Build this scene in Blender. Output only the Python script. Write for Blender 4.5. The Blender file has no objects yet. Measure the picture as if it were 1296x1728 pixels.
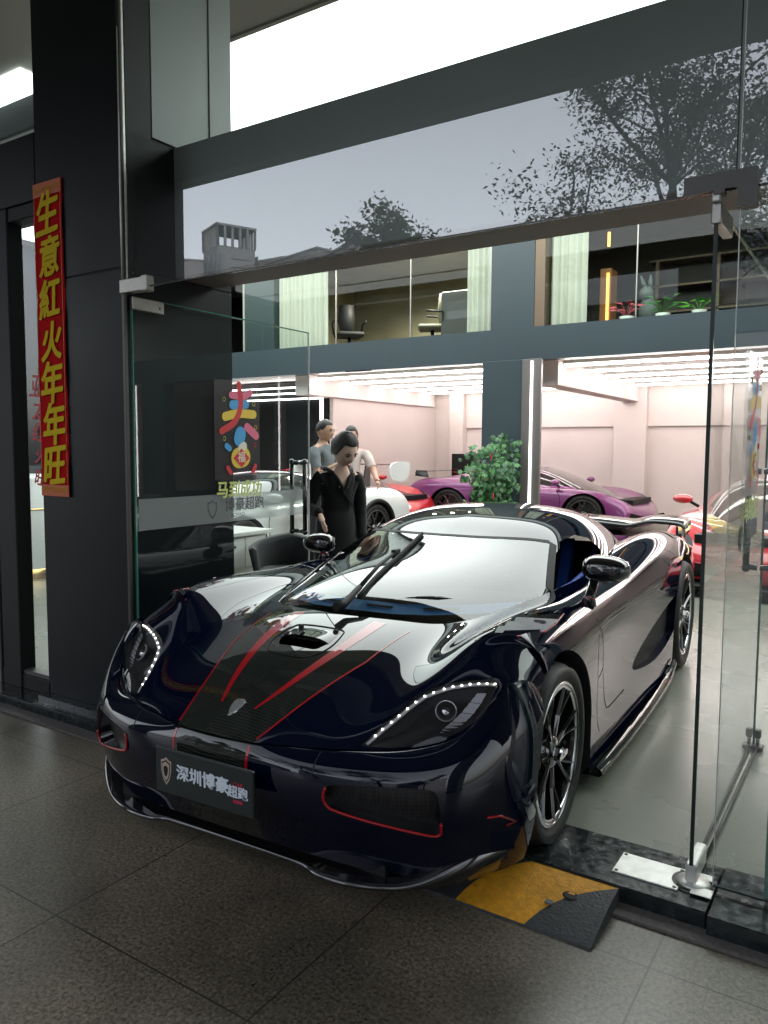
import bpy, math, random
import numpy as np
from mathutils import Vector, Matrix
from mathutils.bvhtree import BVHTree
SC = bpy.context.scene
COL = SC.collection
rad = math.radians

# ------------------------------------------------------------------ camera
CAM_H = 1.44
YAW, PITCH, ROLL = rad(33.09), rad(4.63), rad(0.31)
FPX, IMW, IMH = 1300.0, 1296.0, 1728.0
_f = Vector((-math.sin(YAW) * math.cos(PITCH), math.cos(YAW) * math.cos(PITCH), -math.sin(PITCH)))
_r = Vector((math.cos(YAW), math.sin(YAW), 0))
_u = _r.cross(_f)
CR = _r * math.cos(ROLL) + _u * math.sin(ROLL)
CU = -_r * math.sin(ROLL) + _u * math.cos(ROLL)
CF = _f
CO = Vector((0, 0, CAM_H))
cam_data = bpy.data.cameras.new('camera')
cam_data.sensor_fit = 'VERTICAL'; cam_data.sensor_height = 32.0
cam_data.lens = 32.0 * FPX / IMH
cam_data.clip_start = 0.05; cam_data.clip_end = 2000
cam = bpy.data.objects.new('camera', cam_data); COL.objects.link(cam)
M = Matrix.Identity(4)
for i in range(3):
    M[i][0] = CR[i]; M[i][1] = CU[i]; M[i][2] = -CF[i]; M[i][3] = CO[i]
cam.matrix_world = M
SC.camera = cam

# ------------------------------------------------------------------ world, dusk sky, low sun, exposure
SUN_EL, SUN_AZ = rad(26.0), rad(35)
world = bpy.data.worlds.new('World'); SC.world = world; world.use_nodes = True
_nt = world.node_tree; _nt.nodes.clear()
_o = _nt.nodes.new('ShaderNodeOutputWorld'); _b = _nt.nodes.new('ShaderNodeBackground')
_s = _nt.nodes.new('ShaderNodeTexSky'); _s.sky_type = 'NISHITA'; _s.sun_disc = False
_s.sun_elevation = SUN_EL; _s.sun_rotation = SUN_AZ; _s.air_density = 1.0; _s.dust_density = 3.0; _s.ozone_density = 2.0
_hs = _nt.nodes.new('ShaderNodeHueSaturation'); _hs.inputs['Saturation'].default_value = 0.3
_nt.links.new(_s.outputs[0], _hs.inputs['Color']); _nt.links.new(_hs.outputs[0], _b.inputs[0])
_b.inputs[1].default_value = 0.15
_nt.links.new(_b.outputs[0], _o.inputs[0])
sun = bpy.data.lights.new('sun', 'SUN'); sun.energy = 0.5; sun.angle = rad(15); sun.color = (1.0, 0.9, 0.8)
suno = bpy.data.objects.new('sun', sun); COL.objects.link(suno)
suno.rotation_euler = (rad(90) - SUN_EL, 0, rad(180) - SUN_AZ + rad(0))
SC.view_settings.view_transform = 'Standard'; SC.view_settings.look = 'None'
SC.view_settings.gamma = 1.0; SC.view_settings.use_curve_mapping = False
SC.view_settings.exposure = 2.0
SC.render.engine = 'CYCLES'
SC.cycles.use_denoising = True
SC.cycles.max_bounces = 8; SC.cycles.glossy_bounces = 5; SC.cycles.transparent_max_bounces = 16
SC.cycles.diffuse_bounces = 3; SC.cycles.transmission_bounces = 4
SC.cycles.sample_clamp_indirect = 6.0; SC.cycles.caustics_reflective = False; SC.cycles.caustics_refractive = False

# ------------------------------------------------------------------ helpers: pixels, objects, meshes
def ray(px, py):
    return (CF + CR * ((px - IMW / 2) / FPX) - CU * ((py - IMH / 2) / FPX)).normalized()
def hit(px, py, ax, val):
    d = ray(px, py); t = (val - CO[ax]) / d[ax]; return CO + d * t

def thing(name, label, cat, loc=(0, 0, 0), rotz=0.0, group=None):
    o = bpy.data.objects.new(name, None); COL.objects.link(o); o.empty_display_size = 0.1
    o.location = loc; o.rotation_euler = (0, 0, rotz)
    o['label'] = label; o['category'] = cat
    if group: o['group'] = group
    return o
def tag(o, label, cat, group=None):
    o['label'] = label; o['category'] = cat
    if group: o['group'] = group
    return o
def world_of(p):
    return Matrix.Translation(p.location) @ p.rotation_euler.to_matrix().to_4x4() if p is not None else Matrix.Identity(4)
def full_world(p):
    m = Matrix.Identity(4); c = []
    while p is not None: c.append(p); p = p.parent
    for q in reversed(c): m = m @ world_of(q)
    return m

def mkobj(name, V, F, mats, parent=None, smooth=False, fm=None, normals=None, wcoords=False, loc=None):
    V = [tuple(map(float, v[:3])) for v in V]
    if wcoords and parent is not None:
        inv = full_world(parent).inverted(); V = [tuple(inv @ Vector(v)) for v in V]
    if not isinstance(mats, (list, tuple)): mats = [mats]
    me = bpy.data.meshes.new(name)
    me.from_pydata(V, [], [tuple(int(i) for i in f) for f in F])
    for m in mats: me.materials.append(m)
    if fm is not None: me.polygons.foreach_set('material_index', np.asarray(fm, dtype=np.int32))
    if smooth is True: me.polygons.foreach_set('use_smooth', np.ones(len(me.polygons), dtype=bool))
    elif smooth: me.polygons.foreach_set('use_smooth', np.asarray(smooth, dtype=bool))
    me.update()
    if normals is not None and len(me.vertices) == len(normals):
        me.normals_split_custom_set_from_vertices([tuple(map(float, n)) for n in normals])
    o = bpy.data.objects.new(name, me); COL.objects.link(o)
    if loc is not None: o.location = loc
    if parent is not None: o.parent = parent
    return o

class MB:
    """collects faces with a material slot and a smooth flag"""
    def __init__(s): s.V = []; s.F = []; s.m = []; s.s = []; s.mats = []
    def slot(s, mat):
        if mat not in s.mats: s.mats.append(mat)
        return s.mats.index(mat)
    def add(s, V, F, mat, smooth=False):
        b = len(s.V); k = s.slot(mat); s.V += [tuple(v) for v in V]
        for f in F: s.F.append(tuple(i + b for i in f)); s.m.append(k); s.s.append(smooth)
        return s
    def box(s, a, b, mat, bev=0.0):
        x0, y0, z0 = [min(a[i], b[i]) for i in range(3)]; x1, y1, z1 = [max(a[i], b[i]) for i in range(3)]
        if bev <= 0:
            V = [(x0, y0, z0), (x1, y0, z0), (x1, y1, z0), (x0, y1, z0), (x0, y0, z1), (x1, y0, z1), (x1, y1, z1), (x0, y1, z1)]
            F = [(0, 3, 2, 1), (4, 5, 6, 7), (0, 1, 5, 4), (1, 2, 6, 5), (2, 3, 7, 6), (3, 0, 4, 7)]
            return s.add(V, F, mat)
        bev = min(bev, (x1 - x0) * .45, (y1 - y0) * .45, (z1 - z0) * .45)
        V = []; idx = {}
        for i, (sx, X) in enumerate(((-1, x0), (1, x1))):
            for j, (sy, Y) in enumerate(((-1, y0), (1, y1))):
                for k, (sz, Z) in enumerate(((-1, z0), (1, z1))):
                    for a_ in range(3):
                        p = [X - sx * bev, Y - sy * bev, Z - sz * bev]; p[a_] = (X, Y, Z)[a_]
                        idx[(i, j, k, a_)] = len(V); V.append(tuple(p))
        F = []
        for a_ in range(3):
            o1, o2 = [(1, 2), (2, 0), (0, 1)][a_]
            for e in (0, 1):
                q = []
                for (u, v) in ((0, 0), (1, 0), (1, 1), (0, 1)):
                    c = [0, 0, 0]; c[a_] = e; c[o1] = u; c[o2] = v; q.append(idx[(c[0], c[1], c[2], a_)])
                F.append(tuple(q) if e else tuple(reversed(q)))
        for a_ in range(3):
            o1, o2 = [(1, 2), (2, 0), (0, 1)][a_]
            for u in (0, 1):
                for v in (0, 1):
                    q = []
                    for e, ff in ((0, o1), (1, o1), (1, o2), (0, o2)):
                        c = [0, 0, 0]; c[a_] = e; c[o1] = u; c[o2] = v; q.append(idx[(c[0], c[1], c[2], ff)])
                    F.append(tuple(q) if (u == v) else tuple(reversed(q)))
        for i in (0, 1):
            for j in (0, 1):
                for k in (0, 1):
                    q = tuple(idx[(i, j, k, a_)] for a_ in range(3)); F.append(q if (i + j + k) % 2 else tuple(reversed(q)))
        return s.add(V, F, mat)
    def tube(s, pts, r, mat, n=10, caps=True, smooth=True, closed=False, flat=1.0):
        pts = [Vector(p) for p in pts]; N = len(pts)
        rr = r if isinstance(r, (list, tuple)) else [r] * N
        V = []; up = None
        for i, p in enumerate(pts):
            if closed: t = (pts[(i + 1) % N] - pts[i - 1]).normalized()
            else:
                t = (pts[min(i + 1, N - 1)] - pts[max(i - 1, 0)]).normalized()
            if up is None:
                a = Vector((0, 0, 1)) if abs(t.z) < .9 else Vector((1, 0, 0)); up = (a - t * a.dot(t)).normalized()
            else:
                up = up - t * up.dot(t)
                up = up.normalized() if up.length > 1e-6 else Vector((1, 0, 0))
            sd = t.cross(up)
            for k in range(n):
                an = 2 * math.pi * k / n
                V.append(tuple(p + (up * math.cos(an) * flat + sd * math.sin(an)) * rr[i]))
        F = []
        for i in range(N if closed else N - 1):
            j = (i + 1) % N
            for k in range(n):
                F.append((i * n + k, i * n + (k + 1) % n, j * n + (k + 1) % n, j * n + k))
        s.add(V, F, mat, smooth)
        if caps and not closed:
            b = len(s.V) - len(V)
            for f in (tuple(range(n - 1, -1, -1)), tuple((N - 1) * n + k for k in range(n))):
                s.F.append(tuple(i + b for i in f)); s.m.append(s.slot(mat)); s.s.append(False)
        return s
    def lathe(s, prof, mat, n=48, origin=(0, 0, 0), axis='Z', smooth=True, closed=False, arc=1.0, split=False):
        """prof: list of (radius, height along axis)"""
        V = []; o = Vector(origin)
        def P(r, h, a):
            c, sn = math.cos(a) * r, math.sin(a) * r
            return o + (Vector((c, sn, h)) if axis == 'Z' else Vector((c, h, sn)) if axis == 'Y' else Vector((h, c, sn)))
        m = len(prof)
        for k in range(n):
            for (r, h) in prof: V.append(tuple(P(r, h, 2 * math.pi * k / n)))
        F = []
        for k in range(n):
            k2 = (k + 1) % n
            for i in range(m if closed else m - 1):
                j = (i + 1) % m
                q = (k * m + i, k2 * m + i, k2 * m + j, k * m + j)
                F.append(q if axis != 'Y' else tuple(reversed(q)))
        return s.add(V, F, mat, smooth)
    def prism(s, poly, z0, z1, mat, plane='XY', smooth_sides=False):
        """poly 2-D, extruded between z0 and z1 along the third axis"""
        def P(a, b, c):
            return {'XY': (a, b, c), 'XZ': (a, c, b), 'YZ': (c, a, b)}[plane]
        n = len(poly)
        ar = sum(poly[i][0] * poly[(i + 1) % n][1] - poly[(i + 1) % n][0] * poly[i][1] for i in range(n))
        if ar < 0: poly = list(reversed(poly))
        V = [P(a, b, z0) for a, b in poly] + [P(a, b, z1) for a, b in poly]
        F = [tuple(reversed(range(n))), tuple(range(n, 2 * n))]
        if (plane == 'XZ') != (z1 < z0): F = [tuple(reversed(f)) for f in F]
        s.add(V, F, mat)
        F = [(i, (i + 1) % n, n + (i + 1) % n, n + i) for i in range(n)]
        if (plane == 'XZ') != (z1 < z0): F = [tuple(reversed(f)) for f in F]
        b = len(s.V) - 2 * n
        for f in F: s.F.append(tuple(i + b for i in f)); s.m.append(s.slot(mat)); s.s.append(smooth_sides)
        return s
    def ellipsoid(s, c, r, mat, nu=20, nv=12, rot=None):
        V = []; F = []
        R_ = rot if rot is not None else Matrix.Identity(3)
        for j in range(nv + 1):
            th = math.pi * j / nv
            for i in range(nu):
                ph = 2 * math.pi * i / nu
                V.append(tuple(Vector(c) + R_ @ Vector((r[0] * math.sin(th) * math.cos(ph), r[1] * math.sin(th) * math.sin(ph), r[2] * math.cos(th)))))
        for j in range(nv):
            for i in range(nu):
                F.append((j * nu + i, (j + 1) * nu + i, (j + 1) * nu + (i + 1) % nu, j * nu + (i + 1) % nu))
        return s.add(V, F, mat, True)
    def build(s, name, parent=None, wcoords=True, loc=None):
        if loc is not None and parent is None:
            s.V = [(v[0] - loc[0], v[1] - loc[1], v[2] - loc[2]) for v in s.V]
        return mkobj(name, s.V, s.F, s.mats, parent, s.s, s.m, None, wcoords, loc if parent is None else None)

def struct(o, kind='structure'):
    o['kind'] = kind; return o

# ------------------------------------------------------------------ materials
def newmat(name):
    m = bpy.data.materials.new(name); m.use_nodes = True
    nt = m.node_tree; b = nt.nodes['Principled BSDF']; return m, nt, b
def L(nt, a, b): nt.links.new(a, b)
def node(nt, t, **kw):
    n = nt.nodes.new(t)
    for k, v in kw.items(): setattr(n, k, v)
    return n
def pmat(name, col, rough=0.5, metal=0.0, coat=0.0, spec=0.5, coat_rough=0.03, noise=0.0, nscale=8.0, bump=0.0, bscale=60.0, rvar=0.0, ior=1.5, coat_ior=1.5, sheen=0.0):
    m, nt, b = newmat(name)
    b.inputs['Base Color'].default_value = (*col, 1); b.inputs['Roughness'].default_value = rough
    b.inputs['Metallic'].default_value = metal; b.inputs['Coat Weight'].default_value = coat
    b.inputs['Coat Roughness'].default_value = coat_rough; b.inputs['Specular IOR Level'].default_value = spec
    b.inputs['IOR'].default_value = ior; b.inputs['Coat IOR'].default_value = coat_ior
    b.inputs['Sheen Weight'].default_value = sheen
    tc = None
    if noise or rvar or bump:
        tc = node(nt, 'ShaderNodeTexCoord')
    if noise or rvar:
        n = node(nt, 'ShaderNodeTexNoise'); n.inputs['Scale'].default_value = nscale; n.inputs['Detail'].default_value = 6
        L(nt, tc.outputs['Object'], n.inputs['Vector'])
        if noise:
            mr = node(nt, 'ShaderNodeMapRange'); mr.inputs[1].default_value = .3; mr.inputs[2].default_value = .7
            mr.inputs[3].default_value = 1 - noise; mr.inputs[4].default_value = 1 + noise
            L(nt, n.outputs[0], mr.inputs[0])
            mx = node(nt, 'ShaderNodeVectorMath', operation='SCALE'); mx.inputs[0].default_value = col
            L(nt, mr.outputs[0], mx.inputs['Scale']); L(nt, mx.outputs[0], b.inputs['Base Color'])
        if rvar:
            mr = node(nt, 'ShaderNodeMapRange'); mr.inputs[1].default_value = .35; mr.inputs[2].default_value = .65
            mr.inputs[3].default_value = rough - rvar; mr.inputs[4].default_value = rough + rvar
            L(nt, n.outputs[0], mr.inputs[0]); L(nt, mr.outputs[0], b.inputs['Roughness'])
    if bump:
        n2 = node(nt, 'ShaderNodeTexNoise'); n2.inputs['Scale'].default_value = bscale; n2.inputs['Detail'].default_value = 4
        L(nt, tc.outputs['Object'], n2.inputs['Vector'])
        bp = node(nt, 'ShaderNodeBump'); bp.inputs['Strength'].default_value = bump; bp.inputs['Distance'].default_value = 0.01
        L(nt, n2.outputs[0], bp.inputs['Height']); L(nt, bp.outputs[0], b.inputs['Normal'])
    return m
def emat(name, col, strength):
    m, nt, b = newmat(name); nt.nodes.remove(b)
    e = node(nt, 'ShaderNodeEmission'); e.inputs[0].default_value = (*col, 1); e.inputs[1].default_value = strength
    L(nt, e.outputs[0], nt.nodes['Material Output'].inputs[0]); return m
def glassmat(name, tint=(1, 1, 1), ior=1.5, boost=1.0, rough=0.0, alpha_add=0.0):
    """thin pane: tinted transparency under a fresnel reflection"""
    m, nt, b = newmat(name); nt.nodes.remove(b)
    t = node(nt, 'ShaderNodeBsdfTransparent'); t.inputs[0].default_value = (*tint, 1)
    g = node(nt, 'ShaderNodeBsdfGlossy'); g.inputs['Roughness'].default_value = rough
    geo = node(nt, 'ShaderNodeNewGeometry'); dt = node(nt, 'ShaderNodeVectorMath', operation='DOT_PRODUCT')
    L(nt, geo.outputs['Incoming'], dt.inputs[0]); L(nt, geo.outputs['Normal'], dt.inputs[1])
    f0 = ((ior - 1) / (ior + 1)) ** 2
    ab = node(nt, 'ShaderNodeMath', operation='ABSOLUTE'); L(nt, dt.outputs['Value'], ab.inputs[0])
    om = node(nt, 'ShaderNodeMath', operation='SUBTRACT', use_clamp=True); om.inputs[0].default_value = 1.0; L(nt, ab.outputs[0], om.inputs[1])
    pw = node(nt, 'ShaderNodeMath', operation='POWER'); L(nt, om.outputs[0], pw.inputs[0]); pw.inputs[1].default_value = 5.0
    f = node(nt, 'ShaderNodeMath', operation='MULTIPLY_ADD'); L(nt, pw.outputs[0], f.inputs[0]); f.inputs[1].default_value = 1 - f0; f.inputs[2].default_value = f0
    mt = node(nt, 'ShaderNodeMath', operation='MULTIPLY_ADD', use_clamp=True); mt.inputs[1].default_value = boost; mt.inputs[2].default_value = alpha_add
    L(nt, f.outputs[0], mt.inputs[0])
    mx = node(nt, 'ShaderNodeMixShader')
    L(nt, mt.outputs[0], mx.inputs[0]); L(nt, t.outputs[0], mx.inputs[1]); L(nt, g.outputs[0], mx.inputs[2])
    L(nt, mx.outputs[0], nt.nodes['Material Output'].inputs[0]); return m

def text_obj(name, body, size, mat, parent, origin, xdir, ydir, depth=0.001, bold=0.0, align='CENTER', shear=0.0, xscale=1.0, fat=0.0):
    """lettering converted to a mesh lying in the plane spanned by xdir, ydir"""
    c = bpy.data.curves.new(name, 'FONT'); c.body = body; c.size = size; c.extrude = depth; c.offset = bold
    c.align_x = align; c.align_y = 'CENTER'; c.shear = shear; c.resolution_u = 3
    o = bpy.data.objects.new(name, c); COL.objects.link(o)
    bpy.context.view_layer.update()
    me = bpy.data.meshes.new_from_object(o.evaluated_get(bpy.context.evaluated_depsgraph_get()))
    bpy.data.objects.remove(o); bpy.data.curves.remove(c)
    if fat:
        co = [v.co.copy() for v in me.vertices]; fs = [tuple(p.vertices) for p in me.polygons]; V_ = []; F_ = []
        for q, (dx, dy) in enumerate(((0, 0), (fat, 0), (-fat, 0), (0, fat * .7), (0, -fat * .7))):
            V_ += [(v.x + dx, v.y + dy, v.z + q * .00006) for v in co]; F_ += [tuple(i + q * len(co) for i in f) for f in fs]
        me = bpy.data.meshes.new(name); me.from_pydata(V_, [], F_)
    x = Vector(xdir).normalized(); y = Vector(ydir).normalized(); z = x.cross(y)
    me.transform(Matrix((( x.x * xscale, y.x, z.x, origin[0]), (x.y * xscale, y.y, z.y, origin[1]), (x.z * xscale, y.z, z.z, origin[2]), (0, 0, 0, 1))))
    me.materials.clear(); me.materials.append(mat)
    if parent is not None: me.transform(full_world(parent).inverted())
    o = bpy.data.objects.new(name, me); COL.objects.link(o)
    if parent is not None: o.parent = parent
    return o

# ------------------------------------------------------------------ B-spline surfaces that can be cut along curves
def bs_basis(n, t, deg=3, closed=False):
    """clamped uniform cubic B-spline basis, rows = parameters t in [0,1]"""
    t = np.asarray(t, float); kn = np.concatenate([np.zeros(deg), np.linspace(0, 1, n - deg + 1), np.ones(deg)])
    B = np.zeros((len(t), len(kn) - 1))
    for i in range(len(kn) - 1):
        B[:, i] = ((t >= kn[i]) & (t < kn[i + 1])) | ((t >= 1.0) & (kn[i + 1] == 1.0) & (kn[i] < 1.0))
    for d in range(1, deg + 1):
        for i in range(len(kn) - 1 - d):
            a = (t - kn[i]) / (kn[i + d] - kn[i]) if kn[i + d] > kn[i] else 0
            b = (kn[i + d + 1] - t) / (kn[i + d + 1] - kn[i + 1]) if kn[i + d + 1] > kn[i + 1] else 0
            B[:, i] = a * B[:, i] + b * B[:, i + 1]
        B = B[:, :len(kn) - 1 - d] if False else B
    return B[:, :n]
def bs_curve(ctrl, n):
    c = np.array(ctrl, float); return bs_basis(len(c), np.linspace(0, 1, n)) @ c

class Surf:
    """quad grid from a control net; V holds x y z u v"""
    def __init__(s, net=None, nu=100, nv=60, V=None, F=None):
        if net is not None:
            C = np.array(net, float); U = np.linspace(0, 1, nu); W = np.linspace(0, 1, nv)
            Bu = bs_basis(C.shape[0], U); Bv = bs_basis(C.shape[1], W)
            G = np.einsum('ui,ijk,vj->uvk', Bu, C, Bv); s.grid(G, U, W)
        elif V is not None:
            s.V = np.array(V, float); s.F = list(F); s.t = [0] * len(s.F)
    def grid(s, G, U=None, W=None):
        nu, nv = G.shape[:2]
        if U is None: U = np.linspace(0, 1, nu); W = np.linspace(0, 1, nv)
        uu, vv = np.meshgrid(U, W, indexing='ij')
        s.V = np.concatenate([G.reshape(-1, 3), uu.reshape(-1, 1), vv.reshape(-1, 1)], 1)
        i, j = np.meshgrid(np.arange(nu - 1), np.arange(nv - 1), indexing='ij'); a = (i * nv + j).ravel()
        s.F = [tuple(q) for q in np.stack([a, a + 1, a + nv + 1, a + nv], 1).tolist()]; s.t = [0] * len(s.F)
        return s
    def cut(s, field, tag_in, only=None):
        """split faces along field==0; faces with field>0 get tag_in"""
        f = field(s.V); f = np.where(np.abs(f) < 1e-7, 1e-7, f).tolist(); V = s.V.tolist(); cache = {}
        F2 = []; T2 = []
        def ev(a, b):
            k = (a, b) if a < b else (b, a)
            if k in cache: return cache[k]
            t = f[a] / (f[a] - f[b]); cache[k] = len(V)
            V.append([V[a][i] + (V[b][i] - V[a][i]) * t for i in range(5)]); return cache[k]
        for q, tg in zip(s.F, s.t):
            if only is not None and tg not in only: F2.append(q); T2.append(tg); continue
            pos = [f[i] > 0 for i in q]
            if all(pos): F2.append(q); T2.append(tag_in)
            elif not any(pos): F2.append(q); T2.append(tg)
            else:
                P = []; N = []
                for k in range(len(q)):
                    a, b = q[k], q[(k + 1) % len(q)]
                    (P if pos[k] else N).append(a)
                    if pos[k] != pos[(k + 1) % len(q)]:
                        e = ev(a, b); P.append(e); N.append(e)
                if len(P) > 2: F2.append(tuple(P)); T2.append(tag_in)
                if len(N) > 2: F2.append(tuple(N)); T2.append(tg)
        s.V = np.array(V); s.F = F2; s.t = T2; return s
    def mirror(s, merge=True):
        n = len(s.V); V2 = s.V.copy(); V2[:, 1] *= -1; mp = np.arange(n) + n
        if merge:
            c = np.abs(s.V[:, 1]) < 1e-6; mp[c] = np.arange(n)[c]
        s.F = s.F + [tuple(int(mp[i]) for i in reversed(q)) for q in s.F]; s.t = s.t + list(s.t)
        s.V = np.concatenate([s.V, V2]); return s
    def normals(s, flip=False):
        N = np.zeros((len(s.V), 3)); P = s.V[:, :3]
        by = {}
        for q in s.F: by.setdefault(len(q), []).append(q)
        for k, qs in by.items():
            A = np.array(qs)
            for i in range(k):
                a, b, c = P[A[:, i - 1]], P[A[:, i]], P[A[:, (i + 1) % k]]
                cr = np.cross(b - a, c - b)
                np.add.at(N, A[:, i], cr)
        # merge normals of coincident centre-line vertices is handled by index merge
        N /= np.maximum(np.linalg.norm(N, axis=1, keepdims=True), 1e-12)
        s.N = -N if flip else N; return s
    def part(s, tags, flip=False, offset=0.0):
        idx = [k for k, t in enumerate(s.t) if t in tags]
        used = sorted({i for k in idx for i in s.F[k]}); mp = {a: b for b, a in enumerate(used)}
        V = s.V[used][:, :3] + (s.N[used] * offset if offset else 0)
        F = [tuple(mp[i] for i in (reversed(s.F[k]) if flip else s.F[k])) for k in idx]
        return V, F, s.N[used], [s.t[k] for k in idx]
    def bvh(s, tags=None):
        F = [f for f, t in zip(s.F, s.t) if tags is None or t in tags]
        return BVHTree.FromPolygons([Vector(v[:3]) for v in s.V], F)

def sdpoly(P, poly):
    """signed distance, positive inside; P (n,2)"""
    poly = np.array(poly, float); n = len(poly); d = np.full(len(P), 1e9); ins = np.zeros(len(P), bool)
    for i in range(n):
        a, b = poly[i], poly[(i + 1) % n]; e = b - a; w = P - a
        t = np.clip((w @ e) / max(e @ e, 1e-12), 0, 1)
        d = np.minimum(d, np.linalg.norm(w - t[:, None] * e, axis=1))
        c = ((a[1] > P[:, 1]) != (b[1] > P[:, 1]))
        with np.errstate(divide='ignore', invalid='ignore'):
            xi = (b[0] - a[0]) * (P[:, 1] - a[1]) / (b[1] - a[1]) + a[0]
        ins ^= c & (P[:, 0] < xi)
    return np.where(ins, d, -d)
def smooth_poly(poly, n=8):
    """closed Catmull-Rom through the points"""
    p = [Vector(q) for q in poly]; N = len(p); out = []
    for i in range(N):
        a, b, c, d = p[i - 1], p[i], p[(i + 1) % N], p[(i + 2) % N]
        for k in range(n):
            t = k / n
            out.append(tuple(0.5 * ((2 * b) + (c - a) * t + (2 * a - 5 * b + 4 * c - d) * t * t + (3 * b - a - 3 * c + d) * t ** 3)))
    return out
def smooth_line(pts, n=8):
    p = [Vector(q) for q in pts]; p = [p[0] * 2 - p[1]] + p + [p[-1] * 2 - p[-2]]; out = []
    for i in range(1, len(p) - 2):
        a, b, c, d = p[i - 1], p[i], p[i + 1], p[i + 2]
        for k in range(n):
            t = k / n
            out.append(0.5 * ((2 * b) + (c - a) * t + (2 * a - 5 * b + 4 * c - d) * t * t + (3 * b - a - 3 * c + d) * t ** 3))
    out.append(p[-2]); return out
def drape(mb, bvh, pts, width, mat, direction, off=0.0006, widths=None, across=3, lift=0.5):
    """ribbon laid on a surface: pts in the surface's frame, cast along direction"""
    d = Vector(direction).normalized(); P = [Vector(p) for p in pts]; rows = []
    for i, p in enumerate(P):
        t = (P[min(i + 1, len(P) - 1)] - P[max(i - 1, 0)]).normalized(); sd = t.cross(d).normalized()
        w = widths[i] if widths else width; row = []
        for k in range(across):
            q = p + sd * w * (k / (across - 1) - .5)
            h = bvh.ray_cast(q - d * lift, d, 3.0)
            if h[0] is None: row = None; break
            nn = h[1] if h[1].dot(d) < 0 else -h[1]
            row.append(h[0] + nn * off)
        rows.append(row)
    V = []; F = []
    for i in range(len(rows) - 1):
        if rows[i] is None or rows[i + 1] is None: continue
        if max((a - b).length for a, b in zip(rows[i], rows[i + 1])) > 0.25: continue
        b = len(V); V += [tuple(q) for q in rows[i]] + [tuple(q) for q in rows[i + 1]]
        for k in range(across - 1):
            F.append((b + k, b + k + 1, b + across + k + 1, b + across + k))
    mb.add(V, F, mat, True)
def split_far(o, gap=.03):
    """give every separate piece of a part a mesh of its own (same name, Blender's suffix)"""
    me = o.data; n = len(me.vertices); par = list(range(n))
    def find(a):
        while par[a] != a: par[a] = par[par[a]]; a = par[a]
        return a
    polys = [tuple(p.vertices) for p in me.polygons]
    for p in polys:
        r = find(p[0])
        for v in p[1:]: par[find(v)] = r
    roots = {}
    for i in range(n): roots.setdefault(find(i), []).append(i)
    co = np.array([tuple(v.co) for v in me.vertices]); cl = []
    for r, idx in roots.items():
        if len(idx) < 3: continue
        P = co[idx]; cl.append([P.min(0), P.max(0), {r}])
    ch = True
    while ch:
        ch = False
        for i in range(len(cl)):
            for j in range(i + 1, len(cl)):
                d = np.maximum(0, np.maximum(cl[i][0] - cl[j][1], cl[j][0] - cl[i][1]))
                if np.linalg.norm(d) < gap:
                    cl[i] = [np.minimum(cl[i][0], cl[j][0]), np.maximum(cl[i][1], cl[j][1]), cl[i][2] | cl[j][2]]; cl.pop(j); ch = True; break
            if ch: break
    if len(cl) < 2: return [o]
    own = {}
    for k, c in enumerate(cl):
        for r in c[2]: own[r] = k
    mi = [p.material_index for p in me.polygons]; sm = [p.use_smooth for p in me.polygons]; out = []
    base = o.name.split('.')[0]
    for k in range(len(cl)):
        sel = [q for q, p in enumerate(polys) if own.get(find(p[0])) == k]
        used = sorted({v for q in sel for v in polys[q]}); mp = {a: b for b, a in enumerate(used)}
        out.append(mkobj(base, [tuple(co[v]) for v in used], [tuple(mp[v] for v in polys[q]) for q in sel], list(me.materials), o.parent, [sm[q] for q in sel], [mi[q] for q in sel]))
    bpy.data.objects.remove(o); return out
# ------------------------------------------------------------------ car materials
def paint(name, col, coat_ior=1.5, flake=0.0, rough=0.35, metal=0.0, spec=.5):
    m, nt, b = newmat(name)
    b.inputs['Base Color'].default_value = (*col, 1); b.inputs['Roughness'].default_value = rough; b.inputs['Metallic'].default_value = metal
    b.inputs['Specular IOR Level'].default_value = spec
    b.inputs['Coat Weight'].default_value = 1; b.inputs['Coat Roughness'].default_value = 0.015; b.inputs['Coat IOR'].default_value = coat_ior
    if flake:
        tc = node(nt, 'ShaderNodeTexCoord'); n = node(nt, 'ShaderNodeTexNoise'); n.inputs['Scale'].default_value = 900
        bp = node(nt, 'ShaderNodeBump'); bp.inputs['Strength'].default_value = flake; bp.inputs['Distance'].default_value = .002
        L(nt, tc.outputs['Object'], n.inputs['Vector']); L(nt, n.outputs[0], bp.inputs['Height']); L(nt, bp.outputs[0], b.inputs['Normal'])
    return m
def carbonmat(name):
    m, nt, b = newmat(name)
    tc = node(nt, 'ShaderNodeTexCoord'); mp = node(nt, 'ShaderNodeMapping'); mp.inputs['Rotation'].default_value = (0, 0, rad(45)); mp.inputs['Scale'].default_value = (170, 170, 170)
    ch = node(nt, 'ShaderNodeTexChecker'); ch.inputs['Scale'].default_value = 1.0
    ch.inputs[1].default_value = (.006, .008, .006, 1); ch.inputs[2].default_value = (.026, .029, .025, 1)
    L(nt, tc.outputs['Object'], mp.inputs[0]); L(nt, mp.outputs[0], ch.inputs[0]); L(nt, ch.outputs[0], b.inputs['Base Color'])
    b.inputs['Roughness'].default_value = .4; b.inputs['Specular IOR Level'].default_value = 0.0; b.inputs['Coat Weight'].default_value = 1; b.inputs['Coat Roughness'].default_value = .012; b.inputs['Coat IOR'].default_value = 1.52
    return m
NAVY = paint('navy_paint', (.0010, .0026, .012), 1.52, spec=0.0)
CARBON = carbonmat('carbon_fibre')
REDLINE = paint('red_pinstripe', (.34, .003, .008), 1.45, spec=0.1)
BLACKG = pmat('gloss_black', (.006, .006, .007), .12, coat=1, coat_rough=.02, coat_ior=1.6)
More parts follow.
